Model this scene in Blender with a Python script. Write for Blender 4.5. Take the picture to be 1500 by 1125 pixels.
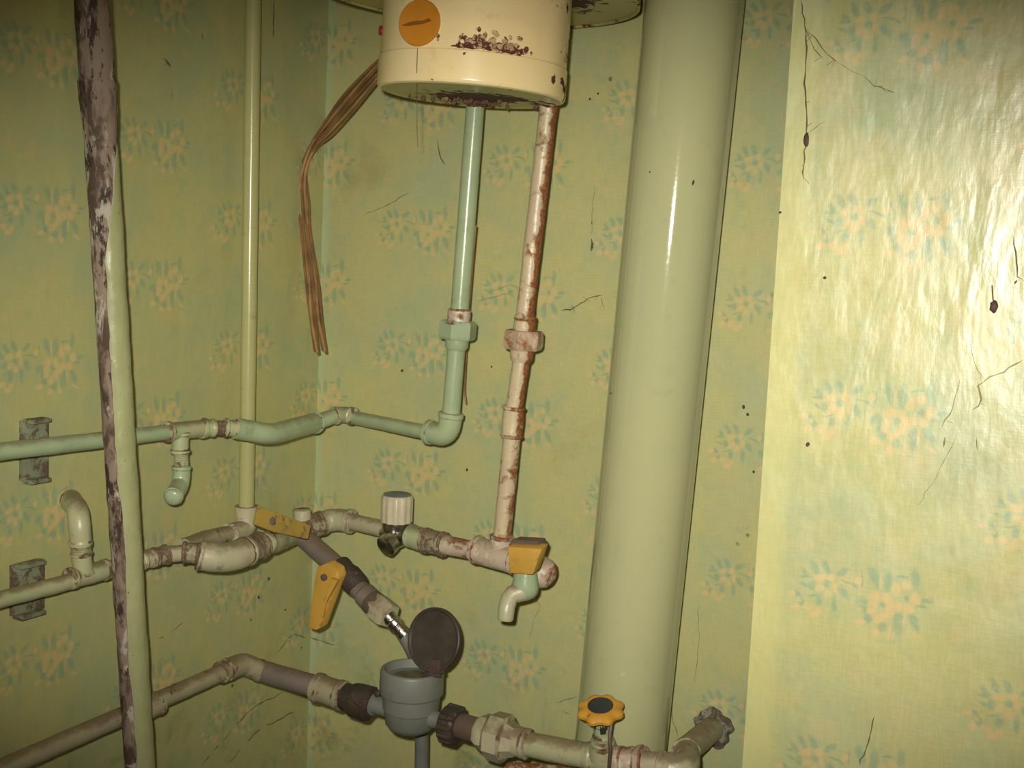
import bpy, bmesh, math, random
from mathutils import Vector, Matrix, noise
V = Vector
random.seed(7)
scene = bpy.context.scene
for o in list(bpy.data.objects):
    bpy.data.objects.remove(o)

# ------------------------------------------------------------------ camera
YAW, PITCH, ROLL = math.radians(28.01), math.radians(6.121), math.radians(2.602)
F_PX = 1838.85
CAM = V((1.0497, -1.4004, 1.5))
_fwd = V((-math.sin(YAW)*math.cos(PITCH), math.cos(YAW)*math.cos(PITCH), -math.sin(PITCH)))
_r0 = V((math.cos(YAW), math.sin(YAW), 0))
_u0 = _r0.cross(_fwd)
RIGHT = _r0*math.cos(ROLL) + _u0*math.sin(ROLL)
UP = -_r0*math.sin(ROLL) + _u0*math.cos(ROLL)
FWD = _fwd
cd = bpy.data.cameras.new('camera')
cam = bpy.data.objects.new('camera', cd)
scene.collection.objects.link(cam)
cam.matrix_world = Matrix(((RIGHT.x, UP.x, -FWD.x, CAM.x), (RIGHT.y, UP.y, -FWD.y, CAM.y), (RIGHT.z, UP.z, -FWD.z, CAM.z), (0, 0, 0, 1)))
cd.sensor_width = 36
cd.lens = F_PX/1500*36
cd.clip_start = 0.02
scene.camera = cam

# ------------------------------------------------------------------ world, flash, exposure
w = bpy.data.worlds.new('world'); scene.world = w
w.use_nodes = True
w.node_tree.nodes['Background'].inputs[0].default_value = (0.9, 0.85, 0.6, 1)
w.node_tree.nodes['Background'].inputs[1].default_value = 0.02
vs = scene.view_settings
vs.view_transform = 'Standard'; vs.look = 'None'; vs.gamma = 1; vs.use_curve_mapping = False
vs.exposure = 0.0
# the camera's built-in flash, up and to the left of the lens, its beam falling off at the edges
ld = bpy.data.lights.new('camera_flash', 'SPOT')
ld.energy = 78; ld.color = (1.0, 0.955, 0.86)
ld.shadow_soft_size = 0.012
ld.spot_size = math.radians(49); ld.spot_blend = 1.0
lo = bpy.data.objects.new('camera_flash', ld); scene.collection.objects.link(lo)
lo.location = CAM - RIGHT*0.032 + UP*0.04
lo.scale = (1.72, 1.0, 1.0)      # the flash reflector throws a beam wider than high
aim = CAM + FWD*1.3 + RIGHT*0.04 - UP*0.04
lo.rotation_euler = (aim - lo.location).to_track_quat('-Z', 'Y').to_euler()
# weak warm fill light, added out of view to lift the dark corners
bd = bpy.data.lights.new('fill_light', 'POINT'); bd.energy = 2.2; bd.color = (1.0, 0.86, 0.6); bd.shadow_soft_size = 0.06
bo = bpy.data.objects.new('fill_light', bd); scene.collection.objects.link(bo); bo.location = (1.1, -1.2, 2.3)

# ------------------------------------------------------------------ placing helpers
def ray(x, y): return FWD + RIGHT*((x-750)/F_PX) - UP*((y-562.5)/F_PX)
def B(x, y, d):            # point d metres in front of the back wall
    v = ray(x, y); return CAM + v*((-d-CAM.y)/v.y)
def L(x, y, d):            # point d metres in front of the left wall
    v = ray(x, y); return CAM + v*((d-CAM.x)/v.x)
def W(px, P): return px*((P-CAM).dot(FWD))/F_PX      # pixels at a point to metres

# ------------------------------------------------------------------ mesh helpers
def fillet(pts, r, n=8):
    pts = [V(p) for p in pts]
    if r <= 0 or len(pts) < 3: return pts
    out = [pts[0]]
    for i in range(1, len(pts)-1):
        a, b, c = pts[i-1], pts[i], pts[i+1]
        d1 = (a-b); d2 = (c-b); l1 = d1.length; l2 = d2.length; d1 = d1/l1; d2 = d2/l2
        ang = d1.angle(d2)
        if ang > math.pi-0.03: out.append(b); continue
        t = min(r/math.tan(ang/2), l1*0.49 if i > 1 else l1*0.96, l2*0.49 if i < len(pts)-2 else l2*0.96)
        p0 = b+d1*t; p2 = b+d2*t
        for k in range(n+1):
            q = k/n; out.append(p0*(1-q)**2 + b*2*q*(1-q) + p2*q*q)
    out.append(pts[-1]); return out

def smooth_path(pts, n=8):
    pts = [V(p) for p in pts]; out = []
    P = [pts[0]*2-pts[1]] + pts + [pts[-1]*2-pts[-2]]
    for i in range(1, len(P)-2):
        for k in range(n):
            t = k/n
            out.append(0.5*((2*P[i]) + (P[i+1]-P[i-1])*t + (2*P[i-1]-5*P[i]+4*P[i+1]-P[i+2])*t*t + (3*P[i]-P[i-1]-3*P[i+1]+P[i+2])*t**3))
    out.append(pts[-1]); return out

def plen(pts): return sum((pts[i+1]-pts[i]).length for i in range(len(pts)-1))

def sweep(bm, pts, prof, n=24, ds=0.006, cap=True, amp=0.0, stain=None, ref=None, squash=None, joint=True):
    """prof: radius, or list of (s, r) in metres (negative s counts from the end); n=6 gives a hex nut"""
    pts = [V(p) for p in pts]
    cum = [0]
    for i in range(len(pts)-1): cum.append(cum[-1] + (pts[i+1]-pts[i]).length)
    T = cum[-1]
    if not isinstance(prof, (list, tuple)): prof = [(0, prof), (T, prof)]
    prof = [((T+s) if s < 0 else min(s, T), r) for s, r in prof]
    if prof[-1][0] < T-1e-6: prof.append((T, prof[-1][1]))
    samples = []
    for i in range(len(prof)-1):
        (s0, r0), (s1, r1) = prof[i], prof[i+1]
        m = max(1, int(math.ceil((s1-s0)/ds))) if s1 > s0 else 1
        for k in range(m): samples.append((s0+(s1-s0)*k/m, r0+(r1-r0)*k/m))
    samples.append(prof[-1])
    if joint:      # grime gathers where the radius steps
        ks = [(prof[i][0]+prof[i+1][0])/2 for i in range(len(prof)-1) if abs(prof[i+1][1]-prof[i][1]) > 0.00045 and prof[i+1][0]-prof[i][0] < 0.004]
        def rad(x):
            for i in range(len(prof)-1):
                if prof[i][0] <= x <= prof[i+1][0]:
                    l = prof[i+1][0]-prof[i][0]; return prof[i][1] + (prof[i+1][1]-prof[i][1])*((x-prof[i][0])/l if l > 0 else 0)
            return prof[-1][1]
        ext = [(x, rad(x)) for k_ in ks for x in (k_-0.0022, k_+0.0022) if 0 < x < T]
        samples = sorted(samples+ext, key=lambda z: z[0])
    else: ks = []
    tan = [(pts[min(i+1, len(pts)-1)]-pts[max(i-1, 0)]).normalized() for i in range(len(pts))]
    def at(s):
        j = 0
        while j < len(cum)-2 and cum[j+1] < s: j += 1
        l = cum[j+1]-cum[j]; t = 0 if l < 1e-9 else min(max((s-cum[j])/l, 0), 1)
        return pts[j].lerp(pts[j+1], t), tan[j].lerp(tan[j+1], t).normalized()
    att = bm.verts.layers.float.get('stain') or bm.verts.layers.float.new('stain')
    rings = []; side = None
    for s, r in samples:
        p, t = at(s)
        if side is None:
            a = V(ref) if ref else (V((0, 0, 1)) if abs(t.z) < 0.9 else V((1, 0, 0)))
            side = (a - t*a.dot(t)).normalized()
        side = (side - t*side.dot(t)).normalized(); up = t.cross(side)
        ring = []
        for k in range(n):
            a = 2*math.pi*k/n
            nn = side*math.cos(a)+up*math.sin(a)*(squash or 1)
            q = p + nn*r
            if amp: q += nn*amp*noise.noise(q*55) + nn*amp*0.6*noise.noise(q*170)
            v = bm.verts.new(q)
            v[att] = (stain(q, nn, s) if stain else 0) + (0.28 if any(abs(s-k_) < 0.0018 for k_ in ks) else 0)
            ring.append(v)
        rings.append(ring)
    for a, b in zip(rings, rings[1:]):
        for k in range(n):
            f = bm.faces.new((a[k], a[(k+1) % n], b[(k+1) % n], b[k])); f.smooth = n > 8
    if cap:
        bm.faces.new(list(reversed(rings[0]))); bm.faces.new(rings[-1])
    return bm

def tube(pts, prof, **k): return sweep(bmesh.new(), pts, prof, **k)

def lathe(bm, c, axis, prof, n=40, ref=None, stain=None, closed=False):
    """prof: list of (h, r) measured from c along axis"""
    c = V(c); ax = V(axis).normalized()
    a = V(ref) if ref else (V((1, 0, 0)) if abs(ax.x) < 0.9 else V((0, 0, 1)))
    side = (a-ax*a.dot(ax)).normalized(); up = ax.cross(side)
    att = bm.verts.layers.float.get('stain') or bm.verts.layers.float.new('stain')
    rings = []
    for h, r in prof:
        if not callable(r) and r < 1e-6:
            v = bm.verts.new(c+ax*h)
            if stain: v[att] = stain(v.co, ax, 0)
            rings.append([v]); continue
        ring = []
        for k in range(n):
            t = 2*math.pi*k/n; nn = side*math.cos(t)+up*math.sin(t)
            v = bm.verts.new(c+ax*h+nn*(r(t) if callable(r) else r))
            if stain: v[att] = stain(v.co, nn, h)
            ring.append(v)
        rings.append(ring)
    for a, b in zip(rings, rings[1:]):
        if len(a) == 1 and len(b) == 1: continue
        for k in range(n):
            k2 = (k+1) % n
            if len(a) == 1: f = bm.faces.new((a[0], b[k2], b[k]))
            elif len(b) == 1: f = bm.faces.new((a[k], a[k2], b[0]))
            else: f = bm.faces.new((a[k], a[k2], b[k2], b[k]))
            f.smooth = True
    return bm

def box(bm, c, ax, ay, az, bev=0.0):
    """box centred at c with half-extent vectors ax, ay, az"""
    c = V(c); vs_ = []
    for i in (-1, 1):
        for j in (-1, 1):
            for k in (-1, 1): vs_.append(bm.verts.new(c+V(ax)*i+V(ay)*j+V(az)*k))
    for f in ((0, 1, 3, 2), (4, 6, 7, 5), (0, 4, 5, 1), (2, 3, 7, 6), (0, 2, 6, 4), (1, 5, 7, 3)):
        bm.faces.new([vs_[i] for i in f])
    bmesh.ops.recalc_face_normals(bm, faces=bm.faces)
    if bev: bmesh.ops.bevel(bm, geom=list(bm.edges), offset=bev, segments=2, affect='EDGES', profile=0.6)
    return bm

def prism(bm, outline, thick, bev=0.0):
    """outline: list of 3D points in a plane; thick: extrusion vector"""
    a = [bm.verts.new(V(p)-V(thick)*0.5) for p in outline]; b = [bm.verts.new(V(p)+V(thick)*0.5) for p in outline]
    n = len(a)
    bm.faces.new(list(reversed(a))); bm.faces.new(b)
    for k in range(n): bm.faces.new((a[k], a[(k+1) % n], b[(k+1) % n], b[k]))
    bmesh.ops.recalc_face_normals(bm, faces=bm.faces)
    if bev: bmesh.ops.bevel(bm, geom=list(bm.edges), offset=bev, segments=2, affect='EDGES', profile=0.6)
    return bm

def mesh_obj(name, bm, m, origin=V((0, 0, 0))):
    bmesh.ops.recalc_face_normals(bm, faces=bm.faces)
    bmesh.ops.translate(bm, verts=bm.verts, vec=-V(origin))
    me = bpy.data.meshes.new(name); bm.to_mesh(me); bm.free()
    me.materials.append(m)
    try: me.set_sharp_from_angle(angle=math.radians(38))
    except Exception: pass
    o = bpy.data.objects.new(name, me); scene.collection.objects.link(o)
    return o

class Thing:
    def __init__(s, name, label, cat, base, group=None):
        s.o = bpy.data.objects.new(name, None); scene.collection.objects.link(s.o)
        s.base = V(base); s.o.location = s.base; s.o.empty_display_size = 0.02
        s.o['label'] = label; s.o['category'] = cat
        if group: s.o['group'] = group
    def add(s, name, bm, m, label=None, parent=None, stuff=False):
        o = mesh_obj(name, bm, m, s.base); o.parent = parent or s.o
        if label: o['label'] = label
        if stuff: o['kind'] = 'stuff'
        return o

def single(name, bm, m, label, cat, base, group=None, kind=None):
    o = mesh_obj(name, bm, m, base); o.location = V(base)
    o['label'] = label; o['category'] = cat
    if group: o['group'] = group
    if kind: o['kind'] = kind
    return o

# ------------------------------------------------------------------ materials
class NT:
    def __init__(s, name):
        s.m = bpy.data.materials.new(name); s.m.use_nodes = True
        s.t = s.m.node_tree; s.n = s.t.nodes; s.bsdf = s.n['Principled BSDF']
    def node(s, typ, **k):
        x = s.n.new(typ)
        for a, b in k.items(): setattr(x, a, b)
        return x
    def put(s, sock, v):
        if hasattr(v, 'is_output'): s.t.links.new(v, sock)
        else:
            if isinstance(v, (tuple, list)) and len(v) == 3 and sock.type == 'RGBA': v = (*v, 1)
            sock.default_value = v
    def math(s, op, a, b=None, c=None, clamp=False):
        x = s.node('ShaderNodeMath', operation=op, use_clamp=clamp); s.put(x.inputs[0], a)
        if b is not None: s.put(x.inputs[1], b)
        if c is not None: s.put(x.inputs[2], c)
        return x.outputs[0]
    def vmath(s, op, a, b=None, scale=None):
        x = s.node('ShaderNodeVectorMath', operation=op); s.put(x.inputs[0], a)
        if b is not None: s.put(x.inputs[1], b)
        if scale is not None: s.put(x.inputs[3], scale)
        return x.outputs['Value'] if op in ('LENGTH', 'DOT_PRODUCT') else x.outputs[0]
    def coord(s, which='Object'):
        return s.node('ShaderNodeTexCoord').outputs[which]
    def noise(s, vec, scale, detail=4, rough=0.55, dist=0.0, out=0):
        x = s.node('ShaderNodeTexNoise'); s.put(x.inputs['Vector'], vec)
        x.inputs['Scale'].default_value = scale; x.inputs['Detail'].default_value = detail
        x.inputs['Roughness'].default_value = rough; x.inputs['Distortion'].default_value = dist
        return x.outputs[out]
    def scalev(s, vec, sc):
        x = s.node('ShaderNodeMapping'); s.put(x.inputs[0], vec); x.inputs['Scale'].default_value = sc; return x.outputs[0]
    def ramp(s, v, lo, hi, a=0.0, b=1.0, smooth=True):
        x = s.node('ShaderNodeMapRange', interpolation_type='SMOOTHSTEP' if smooth else 'LINEAR')
        s.put(x.inputs[0], v); s.put(x.inputs[1], lo); s.put(x.inputs[2], hi); s.put(x.inputs[3], a); s.put(x.inputs[4], b); return x.outputs[0]
    def mix(s, f, a, b, blend='MIX'):
        x = s.node('ShaderNodeMix', data_type='RGBA', blend_type=blend); s.put(x.inputs[0], f)
        s.put(x.inputs[6], a); s.put(x.inputs[7], b); return x.outputs[2]
    def bump(s, h, strength, dist=0.001, normal=None):
        x = s.node('ShaderNodeBump'); s.put(x.inputs['Height'], h); x.inputs['Strength'].default_value = strength
        x.inputs['Distance'].default_value = dist
        if normal is not None: s.put(x.inputs['Normal'], normal)
        return x.outputs[0]

def srgb(r, g, b):
    f = lambda c: ((c/255+0.055)/1.055)**2.4 if c > 10 else c/255/12.92
    return (f(r), f(g), f(b))

def paint(name, base, var, rust=(0.09, 0.035, 0.018), th=0.66, scale=60, rough=0.32, bump=0.35, soft=0.05, varsc=18, metal=0.0, spec=0.5, grime=0.35, k=0.5, pale=None, dust=0.0):
    """old brushed oil paint with dirt and rust; vertex attribute 'stain' raises the rust"""
    t = NT(name); co = t.coord()
    n1 = t.noise(co, varsc, 3); n2 = t.noise(co, scale, 8, 0.62, 0.4); n3 = t.noise(co, 260, 4, 0.6)
    att = t.node('ShaderNodeAttribute', attribute_name='stain').outputs['Fac']
    c = t.mix(t.ramp(n1, 0.35, 0.65), base, var)
    c = t.mix(t.math('MULTIPLY', t.ramp(t.noise(co, 35, 6, 0.7), 0.56, 0.74), grime), c, (0.12, 0.09, 0.04))
    if pale:
        c = t.mix(t.ramp(t.noise(co, 45, 5, 0.6), 0.50, 0.58), c, pale)
    if dust:       # brown dust settled on the upward faces
        sep = t.node('ShaderNodeSeparateXYZ'); t.put(sep.inputs[0], t.coord('Normal'))
        dz = t.math('ADD', sep.outputs[2], t.math('MULTIPLY', t.math('SUBTRACT', t.noise(co, 40, 5, 0.7), 0.5), 1.6))
        c = t.mix(t.math('MULTIPLY', t.ramp(dz, 0.35, 1.0), dust), c, (0.15, 0.085, 0.045))
    sm = t.math('ADD', n2, t.math('MULTIPLY', att, k))
    m = t.ramp(sm, th-soft, th+soft)
    rc = t.mix(t.ramp(n3, 0.35, 0.7), rust, tuple(x*2.2 for x in rust))
    c = t.mix(m, c, rc)
    t.put(t.bsdf.inputs['Base Color'], c)
    t.put(t.bsdf.inputs['Roughness'], t.math('ADD', t.ramp(m, 0, 1, rough, 0.8), t.math('MULTIPLY', n3, 0.08)))
    t.bsdf.inputs['Metallic'].default_value = metal
    t.bsdf.inputs['Specular IOR Level'].default_value = spec
    h = t.math('ADD', t.math('MULTIPLY', n2, 0.8), t.math('MULTIPLY', n3, 0.3))
    h = t.math('ADD', h, t.math('MULTIPLY', m, 0.5))
    t.put(t.bsdf.inputs['Normal'], t.bump(h, bump, 0.0016))
    return t.m

# motif: measured blobs of the printed flower pair, (x, y, half-length, half-width, angle) in print units
ORANGE = [(405,275,38,26,20),(515,270,26,30,0),(542,348,20,34,0),(480,402,26,30,0),(418,360,34,22,15),(178,410,30,18,10),(220,517,32,27,20),
          (325,522,32,26,0),(385,578,36,24,0),(425,548,24,22,0),(732,292,24,28,-40),(250,455,10,20,30),
          (1120,320,38,28,10),(1042,350,30,42,0),(1198,425,36,40,0),(1150,500,34,32,0),(1070,488,36,34,0),(972,425,30,34,0),(1010,520,38,32,0),
          (880,412,42,34,0),(862,480,30,36,0),(858,525,24,36,0),(920,592,38,30,40),(975,560,28,20,0),(772,625,38,22,8),(905,702,28,26,0),
          (1015,690,10,44,0),(1040,722,18,22,0),(1235,715,50,10,-25),(1120,590,10,60,0),(912,300,9,62,0),(1000,470,44,28,-20)]
TEAL = [(365,195,56,24,-55),(458,188,50,26,-60),(295,242,42,20,-52),(605,222,52,24,35),(345,345,28,34,0),(290,268,46,12,5),(285,335,40,12,-20),(615,388,50,26,-50),
        (548,482,20,56,0),(240,425,40,18,-60),(268,480,24,26,0),(415,466,26,36,0),(478,322,26,24,0),(650,308,60,8,-8),(380,420,50,8,15),(760,285,10,50,0),
        (862,262,78,32,-62),(972,290,30,76,0),(1186,262,28,70,0),(770,458,40,34,20),(802,512,16,40,0),(832,592,30,34,0),(952,655,36,34,-30),(1080,612,38,84,0),
        (1205,605,66,30,-58),(1290,438,46,18,8),(1250,482,40,12,0),(1130,420,20,22,0),(945,480,24,22,0),(1085,250,46,10,10),(700,330,36,10,-30)]

def wallpaper(name, axis, u0, v0, step, gloss=0.34, edge=None, wrinkle=0.5, tint=(1, 1, 1), edge_color=None, dim=1.0):
    P = 0.16
    t = NT(name); co = t.coord()
    sx = t.node('ShaderNodeSeparateXYZ'); t.put(sx.inputs[0], co)
    u = sx.outputs[axis]; v = sx.outputs[2]
    q = t.math('DIVIDE', t.math('SUBTRACT', u, u0), step)
    kk = t.math('FLOOR', t.math('ADD', q, 0.32))
    du = t.math('MULTIPLY', t.math('SUBTRACT', q, kk), step/P)
    par = t.math('FLOORED_MODULO', kk, 2.0)
    dv = t.math('ADD', t.math('SUBTRACT', v, v0), t.math('MULTIPLY', par, 0.0757))
    dv = t.math('SUBTRACT', t.math('FLOORED_MODULO', t.math('ADD', dv, 0.6*P), P), 0.6*P)
    X = t.math('MULTIPLY', du, 1530); Y = t.math('MULTIPLY', dv, 1450/P)
    cx = t.node('ShaderNodeCombineXYZ'); t.put(cx.inputs[0], X); t.put(cx.inputs[1], Y)
    nz = t.noise(co, 150, 3, 0.6, out=1)
    wob = t.vmath('SCALE', t.vmath('SUBTRACT', nz, (0.5, 0.5, 0.5)), scale=34.0)
    wob = t.vmath('MULTIPLY', wob, (1, 1, 0))
    p = t.vmath('ADD', cx.outputs[0], wob)
    def blobs(lst):
        cur = None
        for (x, y, a, b, ang) in lst:
            mp = t.node('ShaderNodeMapping', vector_type='TEXTURE'); t.put(mp.inputs[0], p)
            mp.inputs['Location'].default_value = (x-475, -(y-325-0.13*(x-475)), 0)
            mp.inputs['Rotation'].default_value = (0, 0, math.radians(ang))
            mp.inputs['Scale'].default_value = (a*1.12, b*1.12, 1)
            ln = t.vmath('LENGTH', mp.outputs[0])
            cur = ln if cur is None else t.math('MINIMUM', cur, ln)
        return cur
    fade = t.ramp(t.noise(co, 220, 3, 0.7), 0.30, 0.55, 0.45, 1.0)
    mo = t.math('MULTIPLY', t.ramp(blobs(ORANGE), 0.6, 1.5, 1.0, 0.0), fade)
    mt = t.math('MULTIPLY', t.ramp(blobs(TEAL), 0.5, 1.5, 1.0, 0.0), fade)
    # ground colour: yellow-green paper with cooler blotches and fine weave
    base = t.mix(t.ramp(t.noise(co, 9, 4, 0.6), 0.38, 0.66), (0.52*tint[0], 0.49*tint[1], 0.205*tint[2]), (0.42*tint[0], 0.46*tint[1], 0.245*tint[2]))
    base = t.mix(t.math('MULTIPLY', t.ramp(t.noise(co, 30, 5, 0.65), 0.48, 0.66), 0.5), base, (0.57*tint[0], 0.47*tint[1], 0.22*tint[2]))
    base = t.mix(t.math('MULTIPLY', t.ramp(t.noise(co, 38, 5, 0.7, 0.5), 0.52, 0.68), 0.42), base, (0.34*tint[0], 0.44*tint[1], 0.24*tint[2]))
    fine = t.noise(t.scalev(co, (900, 900, 60)), 1.0, 2)
    fine2 = t.noise(t.scalev(co, (60, 60, 900)), 1.0, 2)
    weave = t.math('ADD', t.math('MULTIPLY', fine, 0.5), t.math('MULTIPLY', fine2, 0.5))
    base = t.mix(t.ramp(weave, 0.40, 0.60, 0.0, 0.32), base, (0.36, 0.37, 0.15))
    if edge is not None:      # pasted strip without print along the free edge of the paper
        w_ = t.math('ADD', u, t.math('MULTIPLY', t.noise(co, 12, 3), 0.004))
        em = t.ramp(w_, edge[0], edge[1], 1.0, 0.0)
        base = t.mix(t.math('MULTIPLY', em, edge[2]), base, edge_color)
    c = t.mix(t.math('MULTIPLY', mt, 0.62), base, (0.215, 0.34, 0.215))
    c = t.mix(t.math('MULTIPLY', mo, 0.66), c, (0.68, 0.475, 0.21))
    # grime: dark olive smudges, rare specks
    g1 = t.ramp(t.noise(co, 5.5, 6, 0.62, 0.6), 0.56, 0.78)
    c = t.mix(t.math('MULTIPLY', g1, 0.36), c, (0.19, 0.17, 0.06))
    low = t.ramp(v, 1.05, 0.82, 0.0, 1.0)
    g3 = t.ramp(t.noise(co, 11, 7, 0.68, 1.2), 0.50, 0.70)
    c = t.mix(t.math('MULTIPLY', t.math('MULTIPLY', g3, low), 0.45*dim), c, (0.13, 0.14, 0.05))
    vor = t.node('ShaderNodeTexVoronoi'); t.put(vor.inputs['Vector'], t.vmath('ADD', co, t.vmath('SCALE', nz, scale=0.006))); vor.inputs['Scale'].default_value = 17
    sp = t.ramp(vor.outputs['Distance'], 0.035, 0.06, 1.0, 0.0)
    sp = t.math('MULTIPLY', sp, t.ramp(t.noise(co, 13, 2), 0.5, 0.56))
    c = t.mix(t.math('MULTIPLY', sp, 0.7), c, (0.09, 0.045, 0.02))
    t.put(t.bsdf.inputs['Base Color'], c)
    rg = t.ramp(t.noise(co, 20, 5, 0.7), 0.3, 0.7, gloss-0.06, gloss+0.12)
    t.put(t.bsdf.inputs['Roughness'], rg)
    t.bsdf.inputs['Specular IOR Level'].default_value = 1.0 if gloss < 0.4 else 0.5
    big = t.noise(t.scalev(co, (1, 1, 0.42)), 24, 3, 0.55, 0.3)
    mid = t.noise(t.scalev(co, (1, 1, 0.5)), 85, 3, 0.6, 0.2)
    h = t.math('ADD', t.math('MULTIPLY', big, 1.0), t.math('MULTIPLY', mid, 0.18))
    b1 = t.bump(h, wrinkle, 0.012)
    b2 = t.bump(weave, 0.12, 0.0006, b1)
    t.put(t.bsdf.inputs['Normal'], b2)
    return t.m

def plain(name, col, rough=0.5, metal=0.0, nscale=40, var=0.25, bump=0.1, spec=0.5):
    t = NT(name); co = t.coord(); n = t.noise(co, nscale, 5, 0.6)
    t.put(t.bsdf.inputs['Base Color'], t.mix(t.ramp(n, 0.3, 0.7), tuple(c*(1-var) for c in col), tuple(min(1, c*(1+var)) for c in col)))
    t.bsdf.inputs['Roughness'].default_value = rough; t.bsdf.inputs['Metallic'].default_value = metal
    t.bsdf.inputs['Specular IOR Level'].default_value = spec
    t.put(t.bsdf.inputs['Normal'], t.bump(t.noise(co, nscale*4, 4), bump, 0.001))
    return t.m

RUST = (0.105, 0.055, 0.03)
M = {}
M['paper_back'] = wallpaper('wallpaper_back', 0, 0.1216, 1.6853, 0.1608, gloss=0.42, edge=(0.008, 0.016, 0.6), edge_color=(0.42, 0.52, 0.30), wrinkle=0.10)
M['paper_left'] = wallpaper('wallpaper_left', 1, -0.1875, 1.6835, 0.1618, gloss=0.45, wrinkle=0.10, tint=(0.92, 0.92, 0.86))
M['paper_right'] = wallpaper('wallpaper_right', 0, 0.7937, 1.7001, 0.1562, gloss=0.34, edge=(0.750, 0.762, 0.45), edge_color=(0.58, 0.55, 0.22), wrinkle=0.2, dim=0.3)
M['mint'] = paint('mint_green_paint', (0.40, 0.47, 0.27), (0.34, 0.42, 0.25), RUST, th=0.74, rough=0.22, bump=0.15, dust=0.45)
M['mint_old'] = paint('aged_mint_paint', (0.40, 0.44, 0.24), (0.46, 0.43, 0.25), RUST, th=0.68, rough=0.3, bump=0.45, dust=0.7)
M['soil'] = paint('glossy_green_paint', (0.48, 0.475, 0.25), (0.45, 0.455, 0.245), RUST, th=0.85, rough=0.03, bump=0.03, varsc=6, grime=0.10, spec=0.8)
M['riser'] = paint('riser_green_paint', (0.42, 0.41, 0.17), (0.45, 0.43, 0.19), RUST, th=0.8, rough=0.2, bump=0.1)
M['cream_rusty'] = paint('rusted_cream_paint', (0.56, 0.44, 0.29), (0.60, 0.50, 0.30), (0.17, 0.062, 0.02), th=0.60, scale=70, rough=0.28, bump=0.5, soft=0.10)
M['nut_rusty'] = paint('rusted_nut_paint', (0.50, 0.36, 0.24), (0.58, 0.47, 0.30), (0.17, 0.062, 0.02), th=0.53, scale=60, rough=0.28, bump=0.6, soft=0.12)
M['pink_cream'] = paint('pinkish_cream_paint', (0.58, 0.46, 0.35), (0.52, 0.40, 0.30), (0.16, 0.06, 0.03), th=0.62, scale=55, rough=0.35, bump=0.5, soft=0.08, pale=(0.60, 0.55, 0.40), dust=0.45)
M['thread'] = paint('grimy_threads', (0.36, 0.33, 0.2), (0.28, 0.23, 0.15), (0.12, 0.075, 0.045), th=0.54, scale=90, rough=0.5, bump=0.9, dust=0.7)
M['low'] = paint('cream_green_paint', (0.44, 0.43, 0.26), (0.50, 0.44, 0.29), (0.13, 0.08, 0.05), th=0.66, scale=60, rough=0.30, bump=0.5, soft=0.09, dust=0.7)
M['bottom'] = paint('dirty_olive_cream_paint', (0.34, 0.31, 0.19), (0.38, 0.33, 0.2), (0.10, 0.05, 0.025), th=0.64, rough=0.36, bump=0.5, dust=0.7)
M['heater'] = paint('cream_enamel', (0.97, 0.80, 0.43), (0.95, 0.74, 0.38), (0.085, 0.018, 0.012), th=0.70, scale=75, rough=0.2, bump=0.12, varsc=9, grime=0.18, k=0.42, soft=0.02)
M['tank'] = paint('shaded_enamel', (0.42, 0.37, 0.14), (0.38, 0.34, 0.12), (0.06, 0.02, 0.015), th=0.74, scale=70, rough=0.28, bump=0.15, k=0.5, soft=0.03)  # olive: greenish shade on the heater's underside put into the colour
def pole_material():
    t = NT('flaking_pole_paint'); co = t.coord()
    att = t.node('ShaderNodeAttribute', attribute_name='stain').outputs['Fac']
    green = t.mix(t.ramp(t.noise(co, 20, 4), 0.35, 0.65), (0.40, 0.405, 0.20), (0.35, 0.365, 0.175))
    speck = t.ramp(t.noise(co, 120, 4, 0.6), 0.66, 0.72)
    green = t.mix(speck, green, (0.12, 0.09, 0.06))
    st = t.scalev(co, (1, 1, 0.35))
    n2 = t.noise(st, 55, 7, 0.65, 0.5)
    under = t.mix(t.ramp(t.noise(st, 40, 6, 0.65, 0.4), 0.44, 0.56), (0.095, 0.058, 0.04), (0.28, 0.205, 0.15))
    under = t.mix(t.ramp(n2, 0.54, 0.60), under, (0.46, 0.41, 0.33))
    under = t.mix(t.ramp(t.noise(st, 70, 5, 0.7), 0.53, 0.60), under, (0.05, 0.028, 0.02))
    sm = t.math('ADD', t.math('MULTIPLY', t.noise(st, 60, 6, 0.65), 0.5), att)
    m = t.ramp(sm, 0.36, 0.46)
    edge = t.math('MULTIPLY', t.ramp(sm, 0.28, 0.36), t.math('SUBTRACT', 1.0, m))
    c = t.mix(t.math('MULTIPLY', edge, 0.75), green, (0.48, 0.38, 0.29))
    c = t.mix(m, c, under)
    t.put(t.bsdf.inputs['Base Color'], c)
    t.put(t.bsdf.inputs['Roughness'], t.ramp(m, 0, 1, 0.34, 0.8))
    h = t.math('SUBTRACT', t.math('MULTIPLY', n2, 0.7), t.math('MULTIPLY', m, 0.6))
    t.put(t.bsdf.inputs['Normal'], t.bump(h, 0.8, 0.002))
    return t.m
M['pole'] = pole_material()
M['meter'] = paint('grey_meter_paint', (0.20, 0.21, 0.175), (0.18, 0.19, 0.155), (0.07, 0.045, 0.03), th=0.76, rough=0.42, bump=0.2)
M['lid'] = plain('dark_brown_plastic', (0.062, 0.047, 0.035), 0.45, var=0.3, nscale=30)
M['hinge'] = plain('worn_brown_hinge', (0.10, 0.065, 0.05), 0.5, var=0.4)
M['grime_iron'] = paint('grimy_iron', (0.14, 0.105, 0.085), (0.17, 0.135, 0.105), (0.05, 0.03, 0.022), th=0.62, rough=0.42, bump=0.6)
M['black_iron'] = paint('black_iron', (0.035, 0.03, 0.025), (0.07, 0.05, 0.035), (0.06, 0.03, 0.02), th=0.6, rough=0.45, bump=1.0)
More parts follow.
